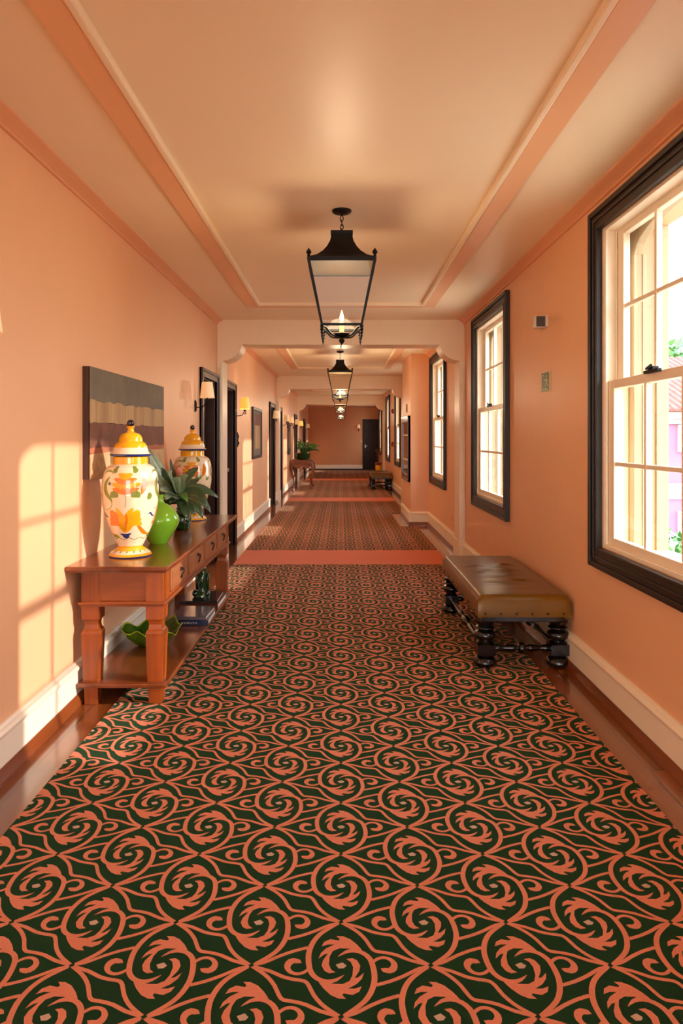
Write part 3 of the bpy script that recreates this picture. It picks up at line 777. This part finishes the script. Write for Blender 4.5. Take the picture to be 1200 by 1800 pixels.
# potted foliage
def leaf_blade(m, a, b, mid, w, droop=0, mi=0, n=10, fold=.25):
    a, b, mid = Vector(a), Vector(b), Vector(mid)
    rows = []
    for i in range(n+1):
        t = i/n
        p = a*(1-t)**2+mid*2*t*(1-t)+b*t*t
        d = (mid-a)*(1-t)*2+(b-mid)*2*t; d.normalize()
        side = d.cross(Vector((0.25, -.75, .6))).normalized()
        nn = side.cross(d).normalized()
        h = w*(math.sin(PI*min(1, t*.93+.05))**.75)*(1 if t < .99 else .2)
        wob = .12*w*math.sin(t*11)
        rows.append([p-side*h+nn*(fold*h+wob), p-side*h*.5+nn*(fold*h*.35), p, p+side*h*.5+nn*(fold*h*.35), p+side*h+nn*(fold*h-wob)])
    v = [q for r_ in rows for q in r_]
    v2 = [q+Vector((.0, -.0008, -.0012)) for q in v]
    f = []
    for i in range(n):
        for j in range(4): f.append((i*5+j, i*5+j+1, (i+1)*5+j+1, (i+1)*5+j))
    m.add(v, f, mi)
PT = thing('leafy_plant', 'broad leaved plant in a dark green glazed pot between the two painted jars', 'plant', (-1.13, 4.86, .7455))
MB().lathe(profspline([(.0005, .002), (.045, 0), (.056, .02), (.066, .06), (.062, .10), (.045, .125), (.038, .14), (.044, .155)], 3)+[(.038, .155), (.034, .13)], (0, 0, 0), 30, caps=False).build('pot', M['dkgreen'], PT, smooth=50)
def W(x, y, d):      # a point of the bouquet, metres, relative to the plant's foot
    return Vector(((x-600)*d/1200+1.13, d-4.86, EYE-(y-769)*d/1200-.7455))
st = MB()
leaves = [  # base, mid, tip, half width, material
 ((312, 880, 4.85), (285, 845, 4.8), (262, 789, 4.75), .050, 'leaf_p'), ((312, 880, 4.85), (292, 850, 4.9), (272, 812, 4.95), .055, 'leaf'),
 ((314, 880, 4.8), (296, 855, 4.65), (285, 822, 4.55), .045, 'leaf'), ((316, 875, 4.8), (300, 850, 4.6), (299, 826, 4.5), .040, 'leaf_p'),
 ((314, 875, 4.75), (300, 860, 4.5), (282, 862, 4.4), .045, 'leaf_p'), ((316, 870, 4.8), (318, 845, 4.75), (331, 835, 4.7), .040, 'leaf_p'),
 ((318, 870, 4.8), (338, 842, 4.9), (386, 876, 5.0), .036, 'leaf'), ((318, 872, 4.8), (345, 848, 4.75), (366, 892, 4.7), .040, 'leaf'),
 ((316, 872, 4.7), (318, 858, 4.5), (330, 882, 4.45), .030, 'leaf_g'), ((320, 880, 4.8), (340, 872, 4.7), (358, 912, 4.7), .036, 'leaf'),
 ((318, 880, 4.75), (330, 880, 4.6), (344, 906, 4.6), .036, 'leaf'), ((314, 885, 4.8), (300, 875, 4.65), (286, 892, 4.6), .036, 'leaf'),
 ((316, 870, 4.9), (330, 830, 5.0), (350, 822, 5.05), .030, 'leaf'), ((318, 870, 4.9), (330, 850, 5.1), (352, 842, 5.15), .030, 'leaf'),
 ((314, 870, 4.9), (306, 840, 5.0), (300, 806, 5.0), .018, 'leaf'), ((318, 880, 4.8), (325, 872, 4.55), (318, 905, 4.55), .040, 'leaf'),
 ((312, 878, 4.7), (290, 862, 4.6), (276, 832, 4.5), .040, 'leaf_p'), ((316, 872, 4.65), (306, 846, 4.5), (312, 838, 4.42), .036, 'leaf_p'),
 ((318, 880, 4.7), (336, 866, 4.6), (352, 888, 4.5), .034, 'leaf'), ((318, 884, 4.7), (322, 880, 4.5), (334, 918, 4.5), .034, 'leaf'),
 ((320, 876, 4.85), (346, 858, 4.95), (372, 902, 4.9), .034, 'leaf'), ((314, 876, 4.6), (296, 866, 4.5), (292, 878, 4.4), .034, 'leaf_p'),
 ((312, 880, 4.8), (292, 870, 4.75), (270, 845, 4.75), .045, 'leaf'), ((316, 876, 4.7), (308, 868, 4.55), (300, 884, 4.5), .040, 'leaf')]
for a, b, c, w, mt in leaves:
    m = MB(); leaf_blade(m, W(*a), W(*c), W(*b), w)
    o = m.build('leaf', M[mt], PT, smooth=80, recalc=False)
    sm = o.modifiers.new('Solid', 'SOLIDIFY'); sm.thickness = .0015
    st.tube([Vector((0, 0, .10)), (Vector((0, 0, .10))+W(*a))/2+Vector((.005, 0, .01)), W(*a)], .004, 6)
st.build('stems', M['stem'], PT, smooth=60)
MB().sphere(W(315, 828, 4.95), .026, 12, sz=1.3).build('flower_bud', M['bud'], PT, smooth=60)

# leaf bowl on the lower shelf
bw = thing('leaf_bowl', 'green leaf shaped glazed bowl on the lower shelf behind the near leg', 'bowl', (-1.17, 4.22, .1225))
m = MB(); seg = 48; rings = []
for k, (rr_, z, amp) in enumerate([(.001, .012, 0), (.06, .010, 0), (.11, .035, .01), (.15, .07, .03), (.178, .102, .05), (.184, .110, .055), (.180, .106, .055)]):
    rings.append([((rr_*(1+amp*math.sin(7*2*PI*j/seg)))*math.cos(2*PI*j/seg), (rr_*(1+amp*math.sin(7*2*PI*j/seg)))*math.sin(2*PI*j/seg), z+amp*.35*math.sin(7*2*PI*j/seg+1)+amp*.25*math.sin(2*2*PI*j/seg)) for j in range(seg)])
out = []
for k, (rr_, z, amp) in enumerate([(.184, .104, .055), (.155, .062, .03), (.115, .026, .01), (.065, .0, 0), (.001, .0, 0)]):
    out.append([((rr_*(1+amp*math.sin(7*2*PI*j/seg)))*math.cos(2*PI*j/seg), (rr_*(1+amp*math.sin(7*2*PI*j/seg)))*math.sin(2*PI*j/seg), z+amp*.35*math.sin(7*2*PI*j/seg+1)+amp*.25*math.sin(2*2*PI*j/seg)) for j in range(seg)])
m.loft(rings[:5], 0, caps=False).loft(rings[4:]+out[:1], 1, caps=False).loft(out, 0, caps=False)
for k in range(14):
    a = 2*PI*k/14; m.tube([(.02*math.cos(a), .02*math.sin(a), .016), (.09*math.cos(a), .09*math.sin(a), .028), (.15*math.cos(a), .15*math.sin(a), .074)], [.004, .005, .003], 6, 0)
m.build('body', [M['bowl'], M['bowl_rim']], bw, smooth=50, recalc=False)

# books
def book(label, x0, x1, y0, y1, z, t, cover, rz=0, text=None, group='books on the lower shelf'):
    r = thing('book', label, 'book', ((x0+x1)/2, (y0+y1)/2, z), rz, group)
    a, b = (x1-x0)/2, (y1-y0)/2
    c = MB().box(-a, a, -b, b, 0, .003).box(-a, a, -b, b, t-.003, t).box(-a, a, -b, -b+.004, 0, t)
    c.build('cover', cover, r, bevel=.001)
    MB().box(-a+.004, a-.005, -b+.004, b-.005, .003, t-.003).build('pages', M['paper'], r)
    return r
def spine_marks(r, y, z, n):
    m = MB(); x = -.05
    rr = random.Random(4)
    for k in range(n):
        w_ = rr.uniform(.004, .009); m.box(x, x+.002, -y-.0008, -y, z, z+.012); m.box(x, x+w_, -y-.0008, -y, z+.010*(k % 2), z+.010*(k % 2)+.002)
        x += w_+.004
    m.build('spine_lettering', M['paper'], r)
blue = plain('navy cover', srgb(28, 44, 74), .15, .2, 14, coat=.5); gr = plain('grey brown cover', srgb(120, 104, 104), .12, .15, 14, coat=.6)
brn = plain('red brown cover', srgb(96, 44, 22), .3, .15, 14); blk = plain('charcoal cover', srgb(34, 28, 28), .2, .15, 14, coat=.4)
bk = book('dark navy book at the bottom of the nearer pile on the shelf', -1.165, -.905, 4.64, 4.96, .1225, .034, blue, .02, None)
spine_marks(bk, .16, .011, 11)
book('glossy grey covered book on top of the nearer pile', -1.155, -.915, 4.65, 4.95, .157, .022, gr, -.03)
book('thick red brown book at the bottom of the pile under the figurine', -1.22, -.915, 5.08, 5.46, .1225, .038, brn, 0)
book('charcoal book lying under the green figurine', -1.21, -.93, 5.10, 5.44, .161, .018, blk, .03)
# green parrot figurine
pf = thing('bird_figurine', 'dark green glazed bird figurine standing on the farther book pile', 'figurine', (-1.07, 5.25, .1795))
m = MB()
m.loft([[(cx+rx*math.cos(2*PI*j/16), cy+ry*math.sin(2*PI*j/16), z) for j in range(16)] for cx, cy, rx, ry, z in
        [(0, 0, .062, .05, 0), (0, 0, .06, .048, .018), (.005, 0, .045, .04, .035), (.01, 0, .036, .034, .055), (.006, 0, .040, .038, .085), (.004, 0, .044, .042, .120), (.006, 0, .042, .04, .150), (.012, 0, .034, .032, .178), (.016, -.004, .024, .023, .198), (.016, -.008, .022, .022, .215), (.012, -.01, .017, .018, .232), (.010, -.008, .004, .004, .244)]])
m.build('body', M['dkgreen'], pf, smooth=70)
for s in (-1, 1):
    MB().loft([[(s*(.036+.006)+.006+a*.012, b*.03-.0, z) for a, b in [(math.cos(2*PI*j/10), math.sin(2*PI*j/10)*k) for j in range(10)]] for z, k in ((.05, .2), (.08, .8), (.13, 1.1), (.165, .8), (.18, .2))]).build('wing', M['dkgreen'], pf, smooth=70)
    MB().sphere((s*.045, -.02, .026), .026, 12).build('foot_rock', M['dkgreen'], pf, smooth=70)
MB().tube([(.012, -.028, .214), (.006, -.044, .208), (.0, -.046, .196)], [.009, .006, .002], 8).build('beak', M['dkgreen'], pf, smooth=60)

# ------------------------------------------------------------------ striped wall panel
wp = thing('wall_art_panel', 'thick wooden wall panel painted in weathered horizontal stripes above the console table', 'wall art', (-XW, 4.47, 1.48))
y0, y1, z0, z1 = 3.70, 5.24, 1.173, 1.787
m = MB().box(-1.4, -1.362, y0, y1, z0, z1, 0)
random.seed(3)
def stripe(mi, zl, zh, x):
    n = 24; lo = [(y0+(y1-y0)*i/n, zl+(0 if zl == z0 else random.uniform(-.006, .006))) for i in range(n+1)]
    hi = [(y0+(y1-y0)*i/n, zh+(0 if zh == z1 else random.uniform(-.008, .008))) for i in range(n, -1, -1)]
    m.poly_x(lo+hi, -1.366, x, mi)
stripe(1, 1.600, z1, -1.3585); stripe(2, 1.482, 1.604, -1.3570); stripe(3, 1.345, 1.486, -1.3580); stripe(4, 1.310, 1.350, -1.3590); stripe(5, z0, 1.314, -1.3565)
part(m, 'painted_planks', [M['canvas_s'], M['canvas1'], M['canvas2'], M['canvas3'], M['canvas4'], M['canvas5']], wp)

# framed pictures further along
def picture(label, y0, y1, z0, z1):
    r = thing('framed_picture', label, 'picture', (-XW, (y0+y1)/2, (z0+z1)/2)); a, b = (y1-y0)/2, (z1-z0)/2
    m = MB(); frame = .05
    m.box(0, .035, -a, -a+frame, -b, b).box(0, .035, a-frame, a, -b, b).box(0, .035, -a+frame, a-frame, -b, -b+frame).box(0, .035, -a+frame, a-frame, b-frame, b)
    m.build('frame', M['casing'], r, bevel=.004)
    c = MB().box(0, .018, -a+frame, a-frame, -b+frame, b-frame, 0).box(.018, .020, -a*.55, a*.6, -b*.62, b*.3, 1).box(.018, .0195, -a*.8, a*.8, b*.3, b*.75, 2)
    c.build('canvas', [M['canvas1'], M['canvas2'], M['canvas3']], r)
picture('dark framed muted picture on the left wall past the glowing lamp', 10.68, 11.85, 1.06, 1.885)
picture('farther dark picture on the left wall past the second beam', 17.85, 18.5, .95, 1.86)

# ------------------------------------------------------------------ benches
def make_bench():
    r = thing('bench', '', 'bench')
    hx, hy = .28, .71
    bm = bmesh.new(); bmesh.ops.create_grid(bm, x_segments=28, y_segments=90, size=1)
    rnd = random.Random(5)
    wr = [(rnd.uniform(-.45, .25), rnd.uniform(-.12, .12), rnd.uniform(.05, .12), rnd.uniform(.005, .011), rnd.uniform(-.3, .3)) for _ in range(16)]
    def top(x, y):
        u, v = x/hx, y/hy
        ed = min((1-abs(u))*hx, (1-abs(v))*hy); R = .035
        z = .130 if ed > R else .130-R+math.sqrt(max(0, R*R-(R-ed)**2))
        z += .012*(1-u*u)*(1-v*v)
        k = max(0, min(1, ed/.08))
        for wy, wx, wl, am, sl in wr:
            dy = y-wy-sl*x*.3; z += k*am*math.exp(-(dy/.012)**2)*math.exp(-((x-wx)/wl)**2)
            z -= k*am*.8*math.exp(-((dy-.02)/.014)**2)*math.exp(-((x-wx)/wl)**2)
        return z
    for v in bm.verts:
        x, y = v.co.x, v.co.y
        x = math.copysign(1-(1-abs(x))**1.0, x)*hx; y = y*hy
        v.co = Vector((x, y, top(x, y)))
    ed = [e for e in bm.edges if e.is_boundary]
    g = bmesh.ops.extrude_edge_only(bm, edges=ed); nv = [v for v in g['geom'] if isinstance(v, bmesh.types.BMVert)]
    for v in nv: v.co.z = .0; v.co.x *= .995; v.co.y *= .998
    bmesh.ops.holes_fill(bm, edges=[e for e in bm.edges if e.is_boundary], sides=0)
    for f in bm.faces: f.smooth = True
    bmesh.ops.translate(bm, verts=bm.verts[:], vec=(0, 0, .322))
    me = bpy.data.meshes.new('cushion'); bm.to_mesh(me); bm.free(); me.materials.append(M['leather'])
    me.set_sharp_from_angle(angle=math.radians(60))
    o = bpy.data.objects.new('cushion', me); COL.objects.link(o); o.parent = r
    spots = [(-.235+i*.094, -hy-.001) for i in range(6)]+[(-hx-.001, -.6+i*.2) for i in range(7)]
    n0 = MB().sphere((0, 0, 0), .0075, 8).build('brass_nail', M['pull'], o, smooth=60)
    for i, (x, y) in enumerate(spots):
        q = n0 if i == 0 else n0.copy()
        if i: COL.objects.link(q); q.parent = o
        q.location = (x, y, .342)
    MB().box(-.25, .25, -.68, .68, .285, .322).build('seat_frame', M['ebony'], r, bevel=.004)
    for sx in (-1, 1):
        for yy in (-.635, .0, .635):
            if yy == 0: continue
            l = MB(); c = (sx*.222, yy, 0)
            zf = .0058 if sx < 0 else 0
            K = 1.2
            l.lathe([(q*K, z) for q, z in profspline([(.030, zf), (.052, .016), (.060, .036), (.050, .062), (.034, .070), (.044, .078), (.046, .086)], 3)], c, 20)
            l.box(c[0]-.054, c[0]+.054, yy-.054, yy+.054, .084, .148)
            l.lathe([(q*K, z) for q, z in profspline([(.040, .146), (.046, .154), (.034, .166), (.050, .182), (.056, .200), (.050, .218), (.032, .230), (.046, .240), (.048, .248), (.034, .258), (.044, .268), (.050, .286)], 3)], c, 20)
            l.build('leg', M['ebony'], r, smooth=45)
    def turned(a, b, nm):
        L = (Vector(b)-Vector(a)).length; ax = 'X' if abs(b[0]-a[0]) > .1 else 'Y'
        pr = [(.018, 0), (.022, .03), (.014, .06), (.020, L*.28), (.024, L*.36), (.012, L*.42), (.030, L*.46), (.034, L*.5), (.030, L*.54), (.012, L*.58), (.024, L*.64), (.020, L*.72), (.014, L-.06), (.022, L-.03), (.018, L)]
        MB().lathe(profspline(pr, 3), a, 14, axis=ax).build(nm, M['ebony'], r, smooth=60)
    for sx in (-1, 1): turned((sx*.222, -.59, .116), (sx*.222, .59, .116), 'stretcher')
    for yy in (-.635, .635): turned((-.175, yy, .116), (.175, yy, .116), 'stretcher')
    return r
B0 = make_bench(); B0.location = (1.10, 4.80, .0); B0['label'] = 'large olive brown leather bench with turned black legs in the right foreground'; B0['group'] = 'leather topped benches'
dup(B0, (1.09, 18.9, .0), 'small distant leather bench with black legs far down the right wall')
# flower vase on the far bench
fv = thing('flower_vase', 'yellow vase with red rim and twigs standing on the distant bench', 'vase', (1.04, 19.0, .469))
MB().lathe([(.04, 0), (.075, .02), (.085, .08), (.078, .16), (.08, .17)], (0, 0, 0), 20, 0).lathe([(.081, .165), (.09, .20), (.086, .235), (.06, .24)], (0, 0, 0), 20, 1).build('body', [M['glaze_y'], M['red']], fv, smooth=50)
tw = MB()
for k in range(7):
    a = k*.9; tw.tube([(0, 0, .2), (.03*math.cos(a), .03*math.sin(a), .35), (.07*math.cos(a), .07*math.sin(a), .5+.02*k)], .004, 6); tw.sphere((.07*math.cos(a), .07*math.sin(a), .5+.02*k), .022, 8)
tw.build('twigs', M['canvas3'], fv, smooth=60)

# ------------------------------------------------------------------ carved table with fern
ct = thing('carved_table', 'ornate carved gilt wood table with curved legs far along the left wall', 'table', (-1.05, 19.0, .0058))
m = MB().box(-.285, .27, -.55, .45, .765, .785)
m.build('table_top', M['gilt'], ct, bevel=.008)
pts = [(-.26, .765)]+[(-.26+.51*i/24, .585+.035*math.cos(i/24*4*PI)-.012*abs(math.sin(i/24*9*PI))) for i in range(25)]+[(.25, .765)]
ap = MB().poly_y(pts, -.53, -.50).poly_y(pts, .40, .43).box(.235, .25, -.5, .4, .60, .765)
for i in range(9): ap.sphere((-.22+i*.055, -.53, .68+.02*math.sin(i*2.3)), .024, 8, sz=.8)
ap.build('carved_apron', M['gilt'], ct, smooth=40)
for sx, yy, sy in ((-1, -.5, -1), (1, -.5, -1), (-1, .4, 1), (1, .4, 1)):
    cx = sx*.235
    p = spline([(cx, yy, .70), (cx+sx*.045, yy+sy*.02, .62), (cx+sx*.05, yy+sy*.02, .50), (cx, yy, .30), (cx-sx*.015, yy, .14), (cx+sx*.01, yy+sy*.01, .05), (cx+sx*.04, yy+sy*.03, .018)], 5)
    rr = [.045-.024*min(1, i/len(p)*1.5)+.006*math.sin(i) * (i > 4) for i in range(len(p))]; rr[-1] = .018
    MB().tube(p, rr, 10).build('leg', M['gilt'], ct, smooth=60)
fn = thing('potted_fern', 'bushy green plant in a low green pot on the carved table', 'plant', (-1.04, 18.75, .796))
MB().lathe([(.15, 0), (.19, .04), (.20, .16), (.21, .17), (.19, .175), (.17, .12)], (0, 0, 0), 24).build('pot', M['dkgreen'], fn, smooth=50)
rnd = random.Random(2)
for k in range(46):
    a = rnd.uniform(0, 2*PI); L = rnd.uniform(.28, .52); h = rnd.uniform(.15, .42)
    sc_ = .45 if math.cos(a) < -.3 else 1
    b = Vector((math.cos(a)*L*sc_, math.sin(a)*L*.8, .15+h*rnd.uniform(.3, 1)))
    m = MB(); leaf_blade(m, (math.cos(a)*.04, math.sin(a)*.04, .14), b, (b.x*.5, b.y*.5, .18+h*1.1), rnd.uniform(.018, .03), n=7)
    o = m.build('leaf', M['leaf_g' if k % 3 else 'leaf'], fn, smooth=80, recalc=False)
    o.modifiers.new('Solid', 'SOLIDIFY').thickness = .0015

# ------------------------------------------------------------------ small fittings on the right wall
cab = thing('fire_hose_cabinet', 'reddish wooden wall cabinet with dark glass on the side of the boxed pier', 'cabinet', (1.109, 11.5, 0))
m = MB(); a0, a1, c0, c1 = -.60, .60, .69, 1.75
m.box(-.035, 0, a0, a0+.10, c0, c1).box(-.035, 0, a1-.10, a1, c0, c1).box(-.035, 0, a0+.1, a1-.1, c0, c0+.10).box(-.035, 0, a0+.1, a1-.1, c1-.10, c1)
m.box(-.045, 0, a0, a0+.03, c0, c1).box(-.045, 0, a0, a1, c0, c0+.03).box(-.045, 0, a0, a1, c1-.03, c1)
m.build('frame', M['dkwood'], cab, bevel=.004)
MB().box(-.02, -.004, a0+.1, a1-.1, c0+.1, c1-.1).build('dark_pane', M['cabglass'], cab)
MB().box(-.034, -.018, a0+.12, a1-.12, 1.425, 1.450).box(-.034, -.018, a0+.12, a1-.12, 1.02, 1.045).build('white_clips', M['white'], cab, bevel=.003)
o = MB().box(1.092, 1.109, 11.42, 11.50, 1.82, 1.96).box(1.088, 1.100, 11.44, 11.48, 1.84, 1.90).build('wall_ornament', M['canvas2'], bevel=.004, at=(1.109, 11.46, 1.82))
tag(o, 'tiny bracket shaped ornament on the pier above the wooden cabinet', 'ornament')
for z, lb in ((2.1, 'upper small red alarm unit on the wall between the two far windows'), (1.22, 'lower small red call point between the two far windows')):
    al = MB().box(1.352, 1.40, 18.12, 18.26, z-.06, z+.06).lathe([(.03, 0), (.03, .012), (.012, .016)], (1.352-.016, 18.19, z), 14, axis='X').build('alarm_unit', M['red'], bevel=.004, at=(XW, 18.19, z)); tag(al, lb, 'alarm')
se = thing('motion_sensor', 'small pale box sensor with dark face high on the right wall', 'sensor', (XW, 4.66, 2.18))
m = MB().box(-.085, -.015, -.045, .03, -.035, .045).build('housing', M['white'], se, bevel=.006)
MB().box(-.08, -.02, -.0475, -.044, -.03, .04).build('dark_lens', M['grey'], se, bevel=.001)
MB().box(-.016, 0, -.05, .10, -.03, .045).build('bracket', M['white'], se, bevel=.004)
sg = thing('exit_sign', 'small green and cream running figure exit sign on the right wall', 'sign', (XW, 4.66, 1.78))
MB().box(-.006, 0, -.092, .092, -.068, .068, 0).box(-.0072, -.004, -.086, .086, -.062, .062, 1).build('sign_plate', [M['signp'], M['signg']], sg)
# sign: doorway outline on the far half, running figure on the near half (local y grows away from the camera)
m = MB(); x0, x1 = -.0088, -.0068
m.box(x0, x1, .018, .026, -.05, .05).box(x0, x1, .018, .075, .042, .05).box(x0, x1, .067, .075, -.05, .05).box(x0, x1, -.075, .082, -.056, -.050)
m.lathe([(.010, 0), (.010, .002)], (x0, -.028, .036), 14, axis='X')
for p, q_, w in (((-.030, .024), (-.040, -.008), .009), ((-.040, -.008), (-.018, -.022), .006), ((-.018, -.022), (-.022, -.044), .005), ((-.040, -.008), (-.058, -.026), .006), ((-.058, -.026), (-.074, -.030), .005), ((-.030, .020), (-.010, .006), .004), ((-.010, .006), (.006, .014), .004), ((-.032, .020), (-.054, .014), .004), ((-.054, .014), (-.058, -.004), .004)):
    d = Vector((q_[0]-p[0], q_[1]-p[1])).normalized(); n_ = Vector((-d.y, d.x))*w
    m.poly_x([(p[0]+n_.x, p[1]+n_.y), (q_[0]+n_.x, q_[1]+n_.y), (q_[0]-n_.x, q_[1]-n_.y), (p[0]-n_.x, p[1]-n_.y)], x0, x1)
m.build('pictogram', M['signp'], sg)
ou = MB().box(1.392, 1.40, 8.55, 8.66, .34, .42).box(1.389, 1.394, 8.58, 8.63, .36, .40).build('wall_socket', M['wall'], bevel=.003, at=(XW, 8.6, .38)); tag(ou, 'peach painted wall socket low on the right wall beyond the first pilaster', 'socket')
sw = MB().box(.84, .92, YE-.012, YE, 1.18, 1.30).box(.87, .89, YE-.018, YE-.01, 1.22, 1.26).build('light_switch', M['wall'], bevel=.003, at=(.88, YE, 1.24)); tag(sw, 'small light switch on the brown end wall beside the door', 'switch')
dn = MB()
dn.tube([(-1.388, 9.14, 1.46), (-1.380, 9.20, 1.42), (-1.388, 9.16, 1.36), (-1.380, 9.22, 1.32), (-1.388, 9.14, 1.28)], .010, 8).box(-1.4, -1.386, 9.15, 9.19, 1.27, 1.47)
dn = dn.build('wall_ornament', M['black_metal'], smooth=50, at=(-XW, 9.17, 1.37)); tag(dn, 'small dark scrolled ornament on the left wall below the glowing lamp', 'ornament')

# ------------------------------------------------------------------ outside
struct('trim_9', MB().box(1.72, 90, -60, 120, -4.1, -4.0).box(-60, 60, -60, YB-.25, -4.1, -4.0), M['ground'])
struct('trim_10', MB().box(-2.2, 1.72, -9, YB-.25, -.3, -.02), M['ground'])
hs = thing('pink_house', 'pink two storey house with white trim and tiled roof seen through the nearest window', 'building', (9.4, 20, -4))
def hp(m, n, mt, **k): return m.build(n, mt, hs, at=(9.4, 20, -4), **k)
hp(MB().box(8.2, 24, 20, 30, -4, 2.0), 'walls', M['pinkwall'])
hp(MB().box(8.0, 24.1, 19.75, 20.1, 1.95, 2.16).box(8.1, 24.1, 19.88, 20.1, 1.80, 1.96), 'cornice', M['whitewall'])
hp(MB().box(8.1, 24.1, 19.90, 20.1, -.22, .06).box(8.1, 24.1, 19.95, 20.1, -.40, -.22), 'string_course', M['whitewall'])
rf = MB()
for i in range(70):
    x = 8.0+i*.24; rf.loft([[(x+.11*math.cos(t), y_, z_+.07*math.sin(t)) for t in [PI*j/6 for j in range(7)]] for y_, z_ in ((19.6, 2.16), (22.5, 3.3), (25, 4.3))], caps=True)
rf.box(8.0, 24.2, 19.7, 25, 2.14, 2.2)
hp(rf, 'roof', M['tile'], smooth=50)
for k in range(4):
    for (zb_, zt_) in ((.98, 2.2), (-2.0, -.75)):
        xx = 9.85+k*3.1; zt2 = min(zt_, 1.78)
        f = MB().box(xx, xx+1.35, 19.90, 20.02, zb_, zt2)
        fo = hp(f, 'window_frame', M['whitewall'])
        pn = MB()
        for a in (0, 1):
            nr = 5
            for r_ in range(nr):
                h = (zt2-zb_-.24)/nr; pn.box(xx+.14+a*.56, xx+.64+a*.56, 19.88, 19.91, zb_+.12+r_*h+.03, zb_+.12+(r_+1)*h)
        po = pn.build('louvres', M['outwin'], None, at=(9.4, 20, -4)); po.parent = fo; po.location = (0, 0, 0)
def foliage(name, label, cat, c, R, n, lf, mats, stem=True, squash=1):
    rnd = random.Random(hash(name+label) % 1000 if False else len(label)); r = thing(name, label, cat, c)
    for mt, share in mats:
        m = MB()
        for _ in range(int(n*share)):
            u = Vector((rnd.gauss(0, 1), rnd.gauss(0, 1), rnd.gauss(0, 1))).normalized()*R*rnd.uniform(.55, 1); u.z = abs(u.z)*squash+R*.5
            d = (Vector((rnd.gauss(0, 1), rnd.gauss(0, 1), rnd.uniform(0, 1.4)))).normalized()*lf
            s = d.cross(Vector((rnd.gauss(0, 1), rnd.gauss(0, 1), rnd.gauss(0, 1)))).normalized()*lf*.16
            m.add([u, u+d*.5+s, u+d, u+d*.5-s], [(0, 1, 2, 3)])
        m.build('foliage', M[mt], r, recalc=False)
    if stem: MB().tube([(0, 0, 0), (R*.05, 0, R*.5), (0, 0, R*1.1)], [R*.07, R*.05, R*.02], 8).build('trunk', M['canvas3'], r)
foliage('garden_shrub', 'leafy green shrub in front of the pink house outside the nearest window', 'shrub', (7.0, 14.0, -4.0), 2.25, 3400, .36, [('leaf_g', .7), ('leaf_p', .3)])
foliage('garden_tree', 'green tree standing behind the pink house roof', 'tree', (21, 38, -4), 7.5, 5000, .9, [('leaf_g', .8), ('leaf', .2)])

# ------------------------------------------------------------------ lights
SUNDIR = Vector((-1, .165, -.37)).normalized()
sl = bpy.data.lights.new('sun', 'SUN'); sl.energy = 2.1; sl.angle = math.radians(.9); sl.color = (1, .87, .84)
so = bpy.data.objects.new('sun', sl); COL.objects.link(so); so.rotation_euler = SUNDIR.to_track_quat('-Z', 'Y').to_euler(); so.location = (30, -5, 12)
def point(loc, e, col, rad):
    l = bpy.data.lights.new('lamp light', 'POINT'); l.energy = e; l.color = col; l.shadow_soft_size = rad
    o = bpy.data.objects.new('lamp light', l); COL.objects.link(o); o.location = loc; return o
for i, y in enumerate(LY): point((0, y, 2.11), 4.5 if i == 0 else 11, (1, .80, .55), .10)
for y in (9.1, 22.0): point((-XW+.12, y, 1.85), 3, (1, .72, .38), .02)

w = bpy.data.worlds.new('World'); sc.world = w; w.use_nodes = True
nt = w.node_tree; bg = nt.nodes['Background']
tc = nt.nodes.new('ShaderNodeTexCoord'); sx = nt.nodes.new('ShaderNodeSeparateXYZ'); nt.links.new(tc.outputs['Generated'], sx.inputs[0])
r = ramp(nt, sx.outputs['Z'], [(.0, (.95, .93, .88, 1)), (.08, (.93, .95, .97, 1)), (.6, (.62, .78, 1.0, 1))])
nt.links.new(r.outputs['Color'], bg.inputs['Color']); bg.inputs['Strength'].default_value = 4.1

# ------------------------------------------------------------------ camera
cam = bpy.data.cameras.new('camera'); cam.lens = 24; cam.sensor_fit = 'VERTICAL'; cam.sensor_height = 36; cam.sensor_width = 24
cam.shift_y = -131/1800; cam.shift_x = 1/1800; cam.clip_start = .05; cam.clip_end = 300
co = bpy.data.objects.new('camera', cam); COL.objects.link(co); co.location = (0, 0, EYE); co.rotation_euler = (PI/2, 0, 0)
sc.camera = co
sc.view_settings.view_transform = 'Standard'; sc.view_settings.look = 'None'; sc.view_settings.gamma = 1
sc.view_settings.use_curve_mapping = False; sc.view_settings.exposure = 1.40
sc.cycles.max_bounces = 14; sc.cycles.diffuse_bounces = 8; sc.cycles.glossy_bounces = 4; sc.cycles.transparent_max_bounces = 16
sc.cycles.use_denoising = True; sc.cycles.sample_clamp_indirect = 6
